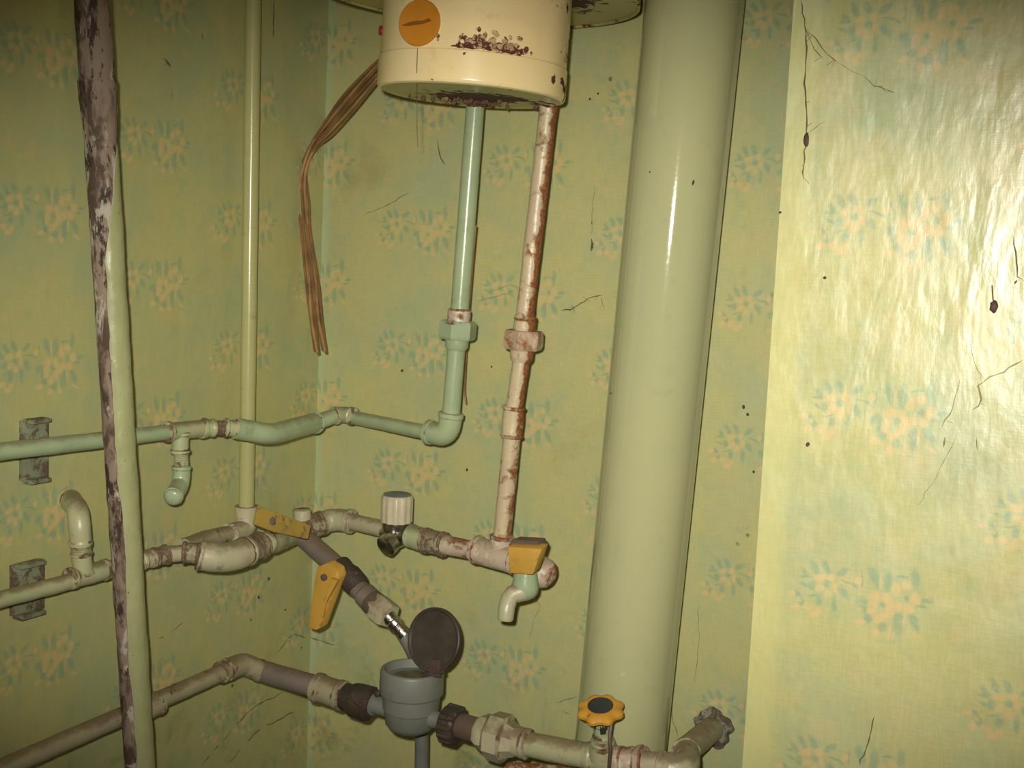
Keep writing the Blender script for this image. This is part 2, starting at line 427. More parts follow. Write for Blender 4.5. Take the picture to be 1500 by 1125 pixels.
M['brown_iron'] = paint('brown_iron', (0.15, 0.10, 0.075), (0.11, 0.075, 0.055), (0.2, 0.1, 0.03), th=0.7, rough=0.5, bump=0.6)
M['grey_pipe'] = paint('grey_brown_pipe', (0.17, 0.145, 0.12), (0.21, 0.17, 0.14), (0.09, 0.06, 0.045), th=0.68, rough=0.4, bump=0.4, dust=0.5)
M['grey_hose'] = plain('grey_hose', (0.17, 0.165, 0.14), 0.5, var=0.15)
M['chrome'] = plain('dirty_chrome', (0.42, 0.39, 0.34), 0.28, 1.0, 60, 0.5, 0.5)
M['cap_plastic'] = plain('cream_plastic', (0.56, 0.49, 0.34), 0.38, nscale=50, var=0.08)
M['cap_top'] = plain('grey_cap_top', (0.17, 0.20, 0.18), 0.6)
M['yellow'] = paint('yellow_lever_plastic', (0.60, 0.33, 0.055), (0.52, 0.30, 0.05), (0.20, 0.13, 0.05), th=0.66, rough=0.45, bump=0.3, grime=0.3)
M['olive_lever'] = paint('dirty_yellow_lever', (0.44, 0.29, 0.055), (0.38, 0.26, 0.05), (0.17, 0.11, 0.05), th=0.62, rough=0.5, bump=0.5)
M['orange_wheel'] = paint('orange_wheel_paint', (0.62, 0.31, 0.035), (0.50, 0.24, 0.03), (0.12, 0.06, 0.02), th=0.66, rough=0.35, bump=0.3)
M['wheel_center'] = plain('dark_blue_grey_disc', (0.035, 0.037, 0.04), 0.5)
M['knob'] = paint('orange_knob_plastic', (0.66, 0.26, 0.025), (0.60, 0.235, 0.022), (0.2, 0.08, 0.02), th=0.8, rough=0.4, bump=0.1, spec=0.3)
M['red'] = plain('red_lamp', (0.32, 0.02, 0.03), 0.3)
M['wire'] = plain('brown_wire_sheath', (0.23, 0.115, 0.042), 0.38, var=0.3, nscale=30)
M['wire_pale'] = plain('pale_brown_wire_sheath', (0.36, 0.21, 0.09), 0.38, var=0.3, nscale=30)
M['bracket'] = paint('bracket_paint', (0.27, 0.30, 0.19), (0.20, 0.21, 0.13), (0.09, 0.06, 0.04), th=0.52, rough=0.45, bump=0.5)
M['web'] = plain('dusty_web', (0.15, 0.11, 0.055), 0.9, var=0.4)
M['web_fine'] = plain('thin_dusty_web', (0.30, 0.26, 0.13), 0.9, var=0.4)
M['bug'] = plain('dark_cocoon', (0.06, 0.03, 0.022), 0.7, var=0.5)
M['crack'] = plain('dark_crack', (0.15, 0.14, 0.055), 0.9)
M['plaster'] = paint('crumbling_plaster', (0.26, 0.24, 0.16), (0.16, 0.14, 0.1), (0.07, 0.05, 0.035), th=0.55, rough=0.8, bump=1.0)
M['floor'] = plain('floor_tiles', (0.25, 0.2, 0.15), 0.5)
M['ceiling'] = plain('ceiling_paint', (0.6, 0.58, 0.45), 0.7)
M['door'] = plain('door_paint', (0.55, 0.52, 0.42), 0.4)

# ------------------------------------------------------------------ room
def slab(name, lo_, hi_, m, label):
    bm = bmesh.new(); c = (V(lo_)+V(hi_))/2; h = (V(hi_)-V(lo_))/2
    box(bm, c, (h.x, 0, 0), (0, h.y, 0), (0, 0, h.z))
    o = mesh_obj(name, bm, m); o['kind'] = 'structure'; o['label'] = label; return o
XR, YF, ZC = 1.9, -2.3, 2.5
EDGE = B(1125, 562, 0.313).x
wall_left = slab('wall_left', (-0.1, YF, 0), (0, 0.1, ZC), M['paper_left'], 'left wall in faded green wallpaper with yellow flowers')
wall_back = slab('wall_back', (0, 0, 0), (EDGE+0.02, 0.1, ZC), M['paper_back'], 'back wall in green flowered wallpaper behind the pipes')
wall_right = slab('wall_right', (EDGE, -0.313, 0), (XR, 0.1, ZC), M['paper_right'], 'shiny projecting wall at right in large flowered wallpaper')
slab('wall_side', (XR, YF, 0), (XR+0.1, 0.1, ZC), M['ceiling'], 'plain side wall outside the view')
slab('wall_front', (-0.1, YF-0.1, 0), (XR+0.1, YF, ZC), M['ceiling'], 'plain wall behind the viewer')
slab('floor', (-0.1, YF-0.1, -0.1), (XR+0.1, 0.1, 0), M['floor'], 'dull brown floor below the view')
slab('ceiling', (-0.1, YF-0.1, ZC), (XR+0.1, 0.1, ZC+0.1), M['ceiling'], 'pale ceiling above the view')
slab('door_1', (0.5, YF, 0.0), (1.3, YF+0.03, 2.05), M['door'], 'painted door behind the viewer')

def hair(pts, r, rnd, wob=0.0009):
    """ragged strand: jittered path and uneven thickness, thinning out at both ends"""
    P3 = smooth_path(pts, 5); T = plen(P3)
    P3 = [P3[0]] + [p + V((rnd.gauss(0, 1), 0, rnd.gauss(0, 1)))*min(wob, T*0.02) for p in P3[1:-1]] + [P3[-1]]
    T = plen(P3); m = max(3, int(T/0.006))
    return P3, [(T*i/m, r*(0.15 if i in (0, m) else rnd.uniform(0.35, 1.0))) for i in range(m+1)]
def strand(pts, r, m=None, parent=None, name='crack', n=5):
    P3, pr = hair(pts, r, random)
    o = mesh_obj(name, tube(P3, pr, n=n, ds=0.01, joint=False), m or M['crack'])
    if parent: o.parent = parent
    return o
# creases and cracks in the paper, pieces of the walls
strand([L(405, 957, 0), L(415, 945, 0), L(422, 935, 0), L(432, 930, 0), L(448, 934, 0)], 0.0009, parent=wall_left)
strand([L(232, 936, 0), L(242, 932, 0), L(250, 925, 0), L(268, 912, 0)], 0.0008, parent=wall_left)
strand([L(296, 1120, 0), L(330, 1080, 0), L(362, 1045, 0), L(385, 1028, 0), L(415, 1014, 0)], 0.0012, parent=wall_left)
strand([L(335, 1118, 0), L(360, 1088, 0), L(390, 1062, 0), L(430, 1043, 0)], 0.0010, parent=wall_left)
strand([B(454, 934, 0), B(470, 939, 0), B(492, 946, 0)], 0.0007, parent=wall_back)
strand([B(535, 314, 0), B(556, 306, 0), B(570, 300, 0), B(600, 282, 0)], 0.0007, parent=wall_back)
strand([B(641, 205, 0), B(645, 228, 0), B(653, 242, 0)], 0.0009, parent=wall_back)
strand([B(1260, 1122, 0.313), B(1268, 1095, 0.313), B(1281, 1048, 0.313)], 0.0007, parent=wall_right)
strand([B(1498, 528, 0.313), B(1470, 545, 0.313), B(1434, 562, 0.313), B(1436, 580, 0.313), B(1438, 590, 0.313)], 0.0008, parent=wall_right, m=M['web_fine'])

# ------------------------------------------------------------------ tall pipes
def extend(a, b, z): return a + (b-a)*((z-a.z)/(b.z-a.z))
# soil pipe
a, b = B(1017.5, 0, 0.077), B(909, 1090, 0.077)
t = Thing('soil_pipe', 'thick glossy pale green vertical pipe in front of back wall', 'pipe', extend(a, b, 0))
rs = W(72.5, a)
top, bot = extend(a, b, ZC), extend(a, b, 0)
t.add('pipe_body', tube([bot, top], rs, n=72, ds=0.05, amp=0.0), M['soil'])
# riser on the left wall
a, b = L(371, 0, 0.021), L(361, 745, 0.021)
t = Thing('riser_pipe', 'slim olive green vertical pipe on left wall near the corner', 'pipe', b)
t.add('pipe_body', tube([extend(a, b, b.z+0.0), extend(a, b, ZC)], W(11.3, (a+b)/2), n=28, ds=0.03, amp=0.0003), M['riser'])
t.add('collar', tube([L(361, 755, 0.021), L(361, 741, 0.021)], W(17, b), n=28, amp=0.0006), M['low'])
# pole, rust and flaking on its left face
a, b = L(135, 0, 0.074), L(205, 1125, 0.074)
rp = W(23, (a+b)/2)
lv = (L(100, 500, 0.1)-L(140, 500, 0.1)).normalized()
lv = (-RIGHT*0.8 - FWD*0.35).normalized()
def pole_stain(q, n, s):
    z = q.z
    d = n.dot(lv)
    up = max(0, min(1, (z-1.47)/0.14))
    thr = 0.20 - 1.45*up
    wav = 0.16*noise.noise(V((z*9, 3, 1))) + 0.10*noise.noise(q*40)
    v = (d-thr+wav)*1.6
    return max(-0.3, min(0.62, v))
z0, z1 = extend(a, b, 0.0), extend(a, b, ZC)
zj = L(137, 125, 0.074); za = L(139, 165, 0.074)
P_ = [z0, zj, z1]; T_ = (z1-z0).length; sj = (zj-z0).length; sa = (za-z0).length
t = Thing('leaning_pole', 'leaning pole with brown rust and flaking pale green paint at left', 'pole', z0)
t.add('shaft', tube([z0, z1], [(0, rp*0.98), (sa-0.02, rp), (sa, rp*1.08), (sj-0.004, rp*1.16), (sj+0.004, rp*1.18), (sj+0.008, rp*1.06), (T_, rp*1.02)], n=48, ds=0.005, amp=0.0007, stain=pole_stain), M['pole'])

# ------------------------------------------------------------------ fitting builders
def rimmed(path, r, rim=1.18, rl=0.006, amp=0.0005, n=28, **k):
    return tube(path, [(0, r*rim*0.9), (0.001, r*rim), (rl, r*rim), (rl+0.0012, r), (-rl-0.0012, r), (-rl, r*rim), (-0.001, r*rim), (-1e-5, r*rim*0.9)], n=n, ds=0.004, amp=amp, **k)
def nut(a, b, r, m=None):
    a, b = V(a), V(b); l = (b-a).length
    return tube([a, b], [(0, r*0.90), (l*0.16, r), (l*0.84, r), (l, r*0.90)], n=6, ds=0.05, ref=(0.2, -1, 0.3))
def threads(a, b, r, pitch=0.0022, amp=0.0006):
    a, b = V(a), V(b); l = (b-a).length; pr = []; k = 0; s = 0
    while s < l: pr.append((s, r*(1.0 if k % 2 else 0.91))); s += pitch/2; k += 1
    return tube([a, b], pr, n=24, ds=0.01, amp=amp)

# ------------------------------------------------------------------ upper run (mint)
base = L(-60, 669, 0.045)
u = Thing('upper_supply_pipe', 'mint green water pipe along left wall and corner to the heater', 'pipe', L(0, 662, 0.045))
y0 = L(-200, 685, 0.045); p1 = L(244, 633, 0.045)
ru = W(13, L(60, 655, 0.045))
u.add('pipe_body', tube([y0, p1], ru, amp=0.0004), M['mint'])
a, b = L(242, 633, 0.045), L(300, 627, 0.047)
tee = u.add('tee', rimmed([a, b], ru*1.15), M['mint_old'])
c = L(264, 632, 0.046); d = L(264, 664, 0.046)
u.add('branch', rimmed([c, d], ru*1.1, rl=0.004), M['mint_old'], parent=tee)
u.add('nipple', threads(L(265, 662, 0.046), L(266, 688, 0.046), ru*0.98), M['mint_old'])
e0, e1 = L(266, 682, 0.046), L(265, 708, 0.046); e2 = e1 + (CAM-e1).normalized()*0.026 + V((-0.004, -0.008, -0.015))
u.add('elbow', rimmed(fillet([e0, e1, e2], 0.014), ru*1.15, 1.1, rl=0.004), M['mint'])
pd = (e2-e1).normalized(); bm = bmesh.new(); lathe(bm, e2-pd*0.001, pd, [(0, ru*1.2), (0.003, ru*1.12), (0.0055, ru*0.8), (0.0065, 0)], n=28)
u.add('plug', bm, M['mint'])
u.add('nipple', threads(b, L(335, 627, 0.060), ru*1.02), M['thread'])
u.add('coupling', rimmed([L(296, 627, 0.049), L(314, 627, 0.055)], ru*1.12, 1.1, 0.004), M['mint_old'])
u.add('coupling', rimmed([L(328, 626, 0.058), L(350, 628, 0.068)], ru*1.1, 1.14, 0.004), M['mint_old'])
g0 = L(345, 627, 0.066); g1 = L(395, 637, 0.084); g2 = B(462, 619, 0.088); g3 = B(500, 606, 0.048); g4 = B(520, 611, 0.048)
re_ = W(15.5, g1)
u.add('offset_bend', tube(fillet([g0, g1, g2], 0.06), [(0, re_), (-0.004, re_), (-0.002, re_*1.15), (-1e-5, re_*1.1)], amp=0.0004), M['mint'])
u.add('pipe_body', tube([g2, g3], ru*1.12, amp=0.0004), M['mint'])
u.add('elbow', rimmed(fillet([g2.lerp(g3, 0.70), g3, g3.lerp(B(629, 633, 0.098), 0.15)], 0.025), ru*1.18, 1.14), M['mint_old'])
h0, h1 = B(515, 611, 0.049), B(630, 634, 0.098)
u.add('pipe_body', tube([h0, h1], ru*1.0, amp=0.0004), M['mint'])
u.add('collar', rimmed([B(630, 604, 0.1)+V((0, 0, 0)), B(630, 604, 0.1)+V((0.001, 0, 0))], 0.0001), M['mint']) if False else None
hc, hd = B(657, 639, 0.100), B(661, 604, 0.100)
u.add('elbow', rimmed(fillet([B(626, 632, 0.097), hc, hd], 0.018), W(17, hc), 1.1, 0.006), M['mint'])
v0, v1 = B(660.5, 607, 0.100), B(670, 490, 0.100)
rv = W(13.2, v0)
u.add('pipe_body', tube([v0, v1], rv, amp=0.0003), M['mint'])
un = u.add('union_nut', nut(B(669.5, 497, 0.1), B(671.5, 470, 0.1), W(28, v1)), M['mint'])
u.add('union_tail', tube([B(668, 513, 0.1), B(669.8, 493, 0.1)], [(0, W(14, v1)), (0.004, W(17, v1)), (-0.001, W(17.5, v1))], amp=0.0003), M['mint'], parent=un)
u.add('union_neck', tube([B(671.5, 473, 0.1), B(673, 452, 0.1)], [(0, W(17, v1)), (-0.002, W(17, v1)), (-0.0001, W(14.5, v1))], amp=0.0004), M['pink_cream'], parent=un, label='pinkish cream collar')
v2 = B(696, 155, 0.100)
u.add('pipe_body', tube([B(673, 456, 0.1), v2], rv*1.0, amp=0.0002), M['mint'])

# ------------------------------------------------------------------ heater outlet (rusty cream)
o_ = Thing('heater_outlet_pipe', 'rusty cream vertical pipe below right side of the heater', 'pipe', B(735, 785, 0.1))
rl_dir = RIGHT
def rstain(q, n, s):
    d = n.dot(RIGHT)
    return 0.62*max(0, min(1, (d-0.12+0.22*noise.noise(q*30))*2.0)) - 0.06
rr = W(13.5, B(780, 300, 0.1))
o_.add('pipe_body', tube([B(768, 470, 0.1), B(804, 153, 0.1)], rr, stain=rstain, amp=0.0005, n=32), M['cream_rusty'])
un = o_.add('union_nut', nut(B(766, 512, 0.1), B(768, 484, 0.1), W(30, B(767, 498, .1))), M['nut_rusty'])
o_.add('union_neck', tube([B(767.5, 488, 0.1), B(770, 462, 0.1)], [(0, rr*1.22), (-0.005, rr*1.22), (-0.0045, rr*1.3), (-0.0001, rr*1.15)], stain=rstain, amp=0.0006), M['cream_rusty'], parent=un)
o_.add('union_tail', tube([B(763, 530, 0.1), B(765.5, 508, 0.1)], [(0, rr*1.1), (0.004, rr*1.3), (-0.001, rr*1.34)], stain=rstain, amp=0.0004), M['cream_rusty'], parent=un)
o_.add('pipe_body', tube([B(753, 600, 0.1), B(764, 526, 0.1)], rr*0.98, stain=rstain, amp=0.0004), M['cream_rusty'])
o_.add('coupling', rimmed([B(749, 641, 0.1), B(753.5, 595, 0.1)], rr*1.2, 1.1, 0.003, amp=0.0006, stain=rstain), M['cream_rusty'])
o_.add('pipe_body', tube([B(735, 790, 0.1), B(750, 638, 0.1)], rr*1.0, stain=lambda q, n, s: rstain(q, n, s)*0.5, amp=0.0004), M['cream_rusty'])
te = o_.add('tee', rimmed([B(696, 805, 0.095), B(760, 823, 0.105)], W(20, B(730, 812, .1)), 1.07, 0.006, amp=0.0009), M['pink_cream'])
o_.add('branch', rimmed([B(732, 815, 0.1), B(735.5, 784, 0.1)], W(17, B(733, 800, .1)), 1.07, 0.003, amp=0.0006), M['pink_cream'], parent=te)
# end elbow behind the tap, turning into the wall
e = B(790, 832, 0.105)
pa, pb = B(757, 822, 0.105), B(801, 841, 0.109)
o_.add('end_plug', tube([pa, pb, pb+(pb-pa).normalized()*0.010], [(0, W(17, e)), (0.016, W(17, e)), (0.018, W(22, e)), (0.030, W(23, e)), (-0.011, W(22, e)), (-0.006, W(19, e)), (-0.002, W(12, e)), (-1e-5, W(5, e))], n=24, amp=0.0008), M['pink_cream'])

# ------------------------------------------------------------------ tap
tp = B(768, 845, 0.145)
tw = W(1, tp)
t = Thing('water_tap', 'mint green tap with yellow lever handle at end of rusty tee', 'tap', tp)
t.add('tap_inlet', tube([B(770, 830, 0.107), tp], tw*15, n=24), M['mint_old'])
bm = bmesh.new()
ax = (B(772, 800, 0.145)-B(769, 870, 0.145)).normalized()
cc = B(769, 862, 0.145)
lathe(bm, cc, ax, [(-tw*18, 0), (-tw*17, tw*6), (-tw*12, tw*15), (-tw*5, tw*19.5), (tw*4, tw*20.5), (tw*12, tw*18.5), (tw*20, tw*17.5), (tw*28, tw*16), (tw*28, 0)], n=36)
t.add('tap_body', bm, M['mint'])
sp = fillet([B(765, 866, 0.150), B(747, 872, 0.160), B(742, 890, 0.168), B(740, 909, 0.170)], 0.010)
t.add('spout', tube(sp, [(0, tw*15), (0.018, tw*12.5), (-0.002, tw*11.5), (-0.0001, tw*10)], n=24, amp=0.0005), M['low'])
# handle: a hollow wedge narrowing downwards
bm = bmesh.new()
hz = [B(749, 797, 0.165), B(799, 800, 0.165), B(786, 838, 0.165), B(752, 836, 0.165)]
prism(bm, hz, V((0, 0.018, 0.003)), 0.0022)
hd_ = t.add('lever_handle', bm, M['yellow'])
bm = bmesh.new(); ctr = B(773, 791, 0.150)
lathe(bm, B(773, 799, 0.150), (0.05, 0, 1), [(0, tw*11), (tw*7, tw*11), (tw*8.5, tw*9), (tw*8.5, 0)], n=24)
t.add('handle_screw', bm, M['black_iron'], parent=hd_, label='dark screw head')
bm = bmesh.new(); prism(bm, [B(750, 797, 0.155), B(798, 800, 0.155), B(793, 790, 0.150), B(756, 788, 0.150)], V((0, 0.02, 0)), 0.001)
t.add('handle_top', bm, M['brown_iron'], parent=hd_)

# ------------------------------------------------------------------ lower run
lr = Thing('lower_supply_pipe', 'cream green water pipe below the mint pipe, many grimy fittings', 'pipe', L(0, 875, 0.045))
rlw = W(12.5, L(50, 865, 0.045))
lr.add('pipe_body', tube([L(-200, 930, 0.045), L(110, 850, 0.045)], rlw, amp=0.0005), M['mint_old'])
te = lr.add('tee', rimmed([L(101, 848, 0.045), L(157, 834, 0.045)], rlw*1.25, 1.1, 0.005, amp=0.0006), M['mint_old'])
lr.add('branch', rimmed([L(122, 842, 0.046), L(119, 808, 0.046)], rlw*1.22, 1.1, 0.003), M['mint_old'], parent=te)
lr.add('nipple', threads(L(119, 812, 0.046), L(118, 796, 0.046), rlw*1.25), M['mint_old'])
lr.add('elbow', rimmed(fillet([L(118, 799, 0.046), L(116, 748, 0.048), L(116, 748, 0.048)+V((-0.046, 0.030, 0.0))], 0.024), rlw*1.3, 1.07, 0.005), M['mint_old'])
lr.add('pipe_body', tube([L(150, 835, 0.045), L(212, 820, 0.046)], rlw, amp=0.0005), M['low'])
lr.add('coupling', rimmed([L(205, 822, 0.046), L(224, 817, 0.048)], rlw*1.2, 1.1, 0.004, amp=0.0008), M['low'])
lr.add('coupling', rimmed([L(224, 817, 0.048), L(246, 812, 0.054)], rlw*1.25, 1.1, 0.004, amp=0.0008), M['thread'])
lr.add('nipple', tube([L(243, 812, 0.053), L(272, 810, 0.062)], rlw*1.1, amp=0.0008), M['low'])
lr.add('coupling', rimmed([L(267, 810, 0.060), L(296, 811, 0.078)], rlw*1.35, 1.1, 0.004, amp=0.0012), M['thread'])
k0, k1 = L(290, 812, 0.076), L(328, 820, 0.098); k2 = L(362, 807, 0.096); k3 = L(382, 799, 0.090)
lr.add('elbow', rimmed(fillet([k0, k1, k2], 0.05), W(22, k1), 1.06, 0.004, amp=0.0006), M['low'])
lr.add('coupling', rimmed([L(354, 810, 0.097), k3], W(20, k2), 1.06, 0.006, amp=0.0014), M['thread'])
k4 = B(430, 783, 0.115)
k5 = B(487, 760, 0.055); k6 = B(516, 764, 0.056)
lr.add('nipple', tube([k4.lerp(k3, 0.02), k4.lerp(k5, 0.1), k5.lerp(k4, 0.2)], W(13, k4), amp=0.0008), M['low'])
bv = lr.add('coupling', rimmed([k4.lerp(k5, 0.25), k4.lerp(k5, 0.72)], W(18, k4), 1.05, 0.004, amp=0.0014), M['thread'])
lr.add('elbow', rimmed(fillet([k4.lerp(k5, 0.68), k5, k6], 0.022), W(16.5, k5), 1.1, 0.005, amp=0.0006), M['low'])
lr.add('pipe_body', tube([k6.lerp(k5, 0.1), B(566, 776, 0.075)], W(12, k6), amp=0.0006), M['low'])
# capped stub on top of the corner
lr.add('stub_cap', tube([B(443, 772, 0.10), B(442, 745, 0.10)], [(0, W(10, k4)), (0.008, W(10, k4)), (0.009, W(13, k4)), (-0.002, W(13, k4)), (-0.0001, W(11, k4))], amp=0.0006), M['low'])
lr.add('coupling', rimmed([B(600, 784, 0.082), B(627, 793, 0.086)], W(17, B(610, 790, .08)), 1.05, 0.004, amp=0.0008), M['mint_old'])
lr.add('coupling', rimmed([B(622, 791, 0.086), B(652, 799, 0.090)], W(17.5, B(630, 790, .08)), 1.08, 0.006, amp=0.0012), M['thread'])
lr.add('pipe_body', tube([B(648, 797, 0.09), B(700, 808, 0.096)], W(14, B(670, 800, .09)), amp=0.0008, stain=lambda q, n, s: 0.2*max(0, n.z)), M['pink_cream'])
# return pipe joining the riser
rt = Thing('riser_foot_pipe', 'short grimy pipe joining the slim riser to the lower run', 'pipe', L(361, 757, 0.021))
rt.add('elbow', rimmed(fillet([L(361, 748, 0.021), L(361, 776, 0.022), L(335, 783, 0.030)], 0.012), W(15, L(355, 765, .02)), 1.08, 0.004, amp=0.0010), M['low'])
rt.add('pipe_body', tube([L(345, 780, 0.026), L(300, 790, 0.035), L(268, 802, 0.050)], W(12.5, L(310, 790, .03)), amp=0.0006), M['bottom'])

# ball valve with lever, on the lower run
bvp = k3.lerp(k4, 0.5)
t = Thing('ball_valve', 'ball valve with dirty olive yellow lever lying over lower pipe', 'valve', bvp)
bm = bmesh.new()
vd = (k4-k3).normalized()
sweep(bm, [k3.lerp(k4, 0.10), k3.lerp(k4, 0.98)], [(0, W(15, bvp)), (0.004, W(17, bvp)), (0.012, W(15, bvp)), (0.03, W(18, bvp)), (-0.012, W(15, bvp)), (-0.004, W(17, bvp)), (-1e-5, W(15, bvp))], n=20, amp=0.0014)
t.add('valve_body', bm, M['mint_old'])
bm = bmesh.new()
l0, l1 = B(374, 757, 0.235), B(452, 778, 0.150)
ld_ = (l1-l0).normalized(); upv = (V((0, 0, 1))-ld_*ld_.z).normalized()
upv = (UP - ld_*UP.dot(ld_)).normalized(); fw = ld_.cross(upv)
hh = W(16, l0)
prism(bm, [l0-upv*hh*0.75, l0+upv*hh*1.05, l0.lerp(l1, 0.2)+upv*hh*0.95, l1+upv*hh*0.55, l1-upv*hh*0.80, l0.lerp(l1, 0.35)-upv*hh*0.95], fw*0.006, 0.0022)
lv_ = t.add('lever', bm, M['olive_lever'])
bm = bmesh.new(); lathe(bm, l0.lerp(l1, 0.28)-fw*0.002, -fw if fw.dot(FWD) > 0 else fw, [(0, 0.0055), (0.006, 0.0055), (0.0065, 0.004), (0.0065, 0)], n=6)
t.add('lever_bolt', bm, M['grime_iron'], parent=lv_)
t.add('valve_stem', tube([bvp, l0.lerp(l1, 0.28)], 0.006, n=16), M['brown_iron'])

# chrome radiator-type valve with white cap
cp = B(580, 783, 0.080); cw = W(1, cp)
t = Thing('chrome_valve', 'chrome valve with cream plastic cap standing on lower pipe', 'valve', cp)
ax = (B(583, 700, 0.082)-cp).normalized()
bm = bmesh.new(); lathe(bm, cp, ax, [(-cw*20, 0), (-cw*18, cw*10), (-cw*10, cw*21), (0, cw*25), (cw*5, cw*25), (cw*8, cw*20), (cw*10, cw*21), (cw*20, cw*21), (cw*21, cw*16), (cw*21, 0)], n=36)
t.add('valve_body', bm, M['chrome'])
t.add('valve_outlet', tube(fillet([cp, B(569, 797, 0.105), B(563, 803, 0.112)], 0.006), [(0, cw*15), (-0.012, cw*13), (-0.011, cw*16), (-0.002, cw*16), (-1e-4, cw*13)], n=24, amp=0.0009), M['chrome'])
bm = bmesh.new()
capr = lambda a: cw*(22.5+0.9*math.cos(a*12))
lathe(bm, cp+ax*cw*18, ax, [(0, cw*19), (cw*2, capr), (cw*38, capr), (cw*41, cw*21.5), (cw*42, cw*20), (cw*40.5, cw*18.5), (cw*40.5, 0)], n=72)
cpo = t.add('valve_cap', bm, M['cap_plastic'])
bm = bmesh.new(); lathe(bm, cp+ax*cw*58, ax, [(0, cw*20.5), (cw*2.6, cw*20.5), (cw*3.0, cw*19), (cw*3.0, 0)], n=36)
t.add('cap_inset', bm, M['cap_top'], parent=cpo)

# ------------------------------------------------------------------ diagonal branch with second lever valve and hose
db = Thing('diagonal_branch_pipe', 'grimy grey brown pipe slanting down from lower run', 'pipe', B(455, 795, 0.10))
q0, q1, q2, q3 = B(440, 783, 0.105), B(503, 838, 0.125), B(545, 882, 0.135), B(566, 898, 0.14)
rq = W(15, q1)
db.add('pipe_body', tube([q0, q1], rq*1.0, amp=0.0006), M['grey_pipe'])
db.add('pipe_body', tube([B(519, 856, 0.13), B(552, 888, 0.137)], [(0, rq*0.95), (0.018, rq), (0.020, rq*1.15), (0.035, rq*1.15)], amp=0.0006), M['grey_pipe'])
db.add('coupling', tube([B(543, 880, 0.135), B(553, 889, 0.137)], [(0, rq*1.2), (-0.001, rq*1.25)], amp=0.0004), M['brown_iron'])
db.add('hex_nut', nut(B(549, 885, 0.136), B(571, 903, 0.141), W(21, q2)), M['low'], label='cream green hex nut')
t = Thing('lever_valve', 'dark ball valve on diagonal pipe with mustard yellow lever hanging down', 'valve', B(503, 838, 0.125))
t.add('valve_body', tube([B(494, 829, 0.122), B(528, 862, 0.131)], [(0, rq*1.0), (0.003, rq*1.3), (0.014, rq*1.2), (0.022, rq*1.35), (-0.006, rq*1.15), (-1e-4, rq*1.0)], n=16, amp=0.001), M['black_iron'])
lev = [B(470, 828, 0.15), B(484, 822, 0.15), B(499, 831, 0.15), B(502, 843, 0.15), B(495, 860, 0.152), B(488, 880, 0.155), B(474, 918, 0.158), B(469, 921, 0.158), B(457, 916, 0.158), B(462, 880, 0.155), B(466, 850, 0.152)]
bm = bmesh.new(); prism(bm, lev, V((0.004, 0.013, 0.003)), 0.0028)
lv_ = t.add('lever', bm, M['yellow'])
bm = bmesh.new(); lathe(bm, B(474, 846, 0.161), (0, -1, 0), [(-0.002, 0.0042), (0.001, 0.0042), (0.0015, 0.003), (0.0015, 0)], n=20)
t.add('lever_rivet', bm, M['brown_iron'], parent=lv_)
bm = bmesh.new(); prism(bm, [B(486, 846, 0.160), B(496, 850, 0.160), B(480, 880, 0.162), B(474, 905, 0.163), B(470, 905, 0.163)], V((0, 0.006, 0)), 0.001)
t.add('lever_rib', bm, M['yellow'], parent=lv_)
t.add('valve_stem', tube([B(503, 840, 0.127), B(488, 838, 0.148)], 0.009, n=16), M['black_iron'])
h = Thing('flexible_hose', 'grey hose with chrome end running down behind the water meter', 'hose', B(600, 945, 0.12))
h.add('ferrule', tube([B(565, 899, 0.140), B(594, 931, 0.136)], [(0, W(8, q3)), (0.004, W(12, q3)), (0.012, W(10, q3)), (0.014, W(12, q3)), (0.020, W(12, q3)), (0.021, W(10, q3)), (-0.004, W(11, q3))], n=24), M['chrome'])
h.add('hose', tube(smooth_path([B(588, 925, 0.137), B(600, 945, 0.132), B(612, 975, 0.112), B(617, 1020, 0.095), B(618, 1080, 0.09), B(616, 1200, 0.09), B(612, 1500, 0.09)]), W(10.5, B(600, 945, .12)), n=20), M['grey_hose'])

# ------------------------------------------------------------------ bottom run
br = Thing('bottom_supply_pipe', 'olive cream pipe at bottom running from left wall to the water meter', 'pipe', L(230, 1028, 0.045))
c0 = L(352, 975, 0.047)
rb = W(13, L(280, 1005, 0.045))
br.add('pipe_body', tube([L(-120, 1180, 0.045), L(335, 981, 0.046)], rb, amp=0.0005), M['bottom'])
br.add('coupling', rimmed([L(200, 1047, 0.045), L(233, 1029, 0.045)], rb*1.2, 1.12, 0.005), M['bottom'])
d1 = B(383, 983, 0.178)
br.add('coupling', rimmed([L(322, 986, 0.046), L(338, 979, 0.046)], rb*1.2, 1.1, 0.004), M['bottom'])
br.add('elbow', rimmed(fillet([L(330, 982, 0.046), L(356, 972, 0.047), d1], 0.02), rb*1.28, 1.06, 0.006), M['bottom'])
br.add('pipe_body', tube([d1, B(470, 1008, 0.165)], W(16, d1), amp=0.0005), M['grey_pipe'], label='grey brown pipe length')
br.add('coupling', rimmed([B(462, 1006, 0.166), B(504, 1020, 0.164)], W(20, d1), 1.08, 0.008, amp=0.0007), M['bottom'])
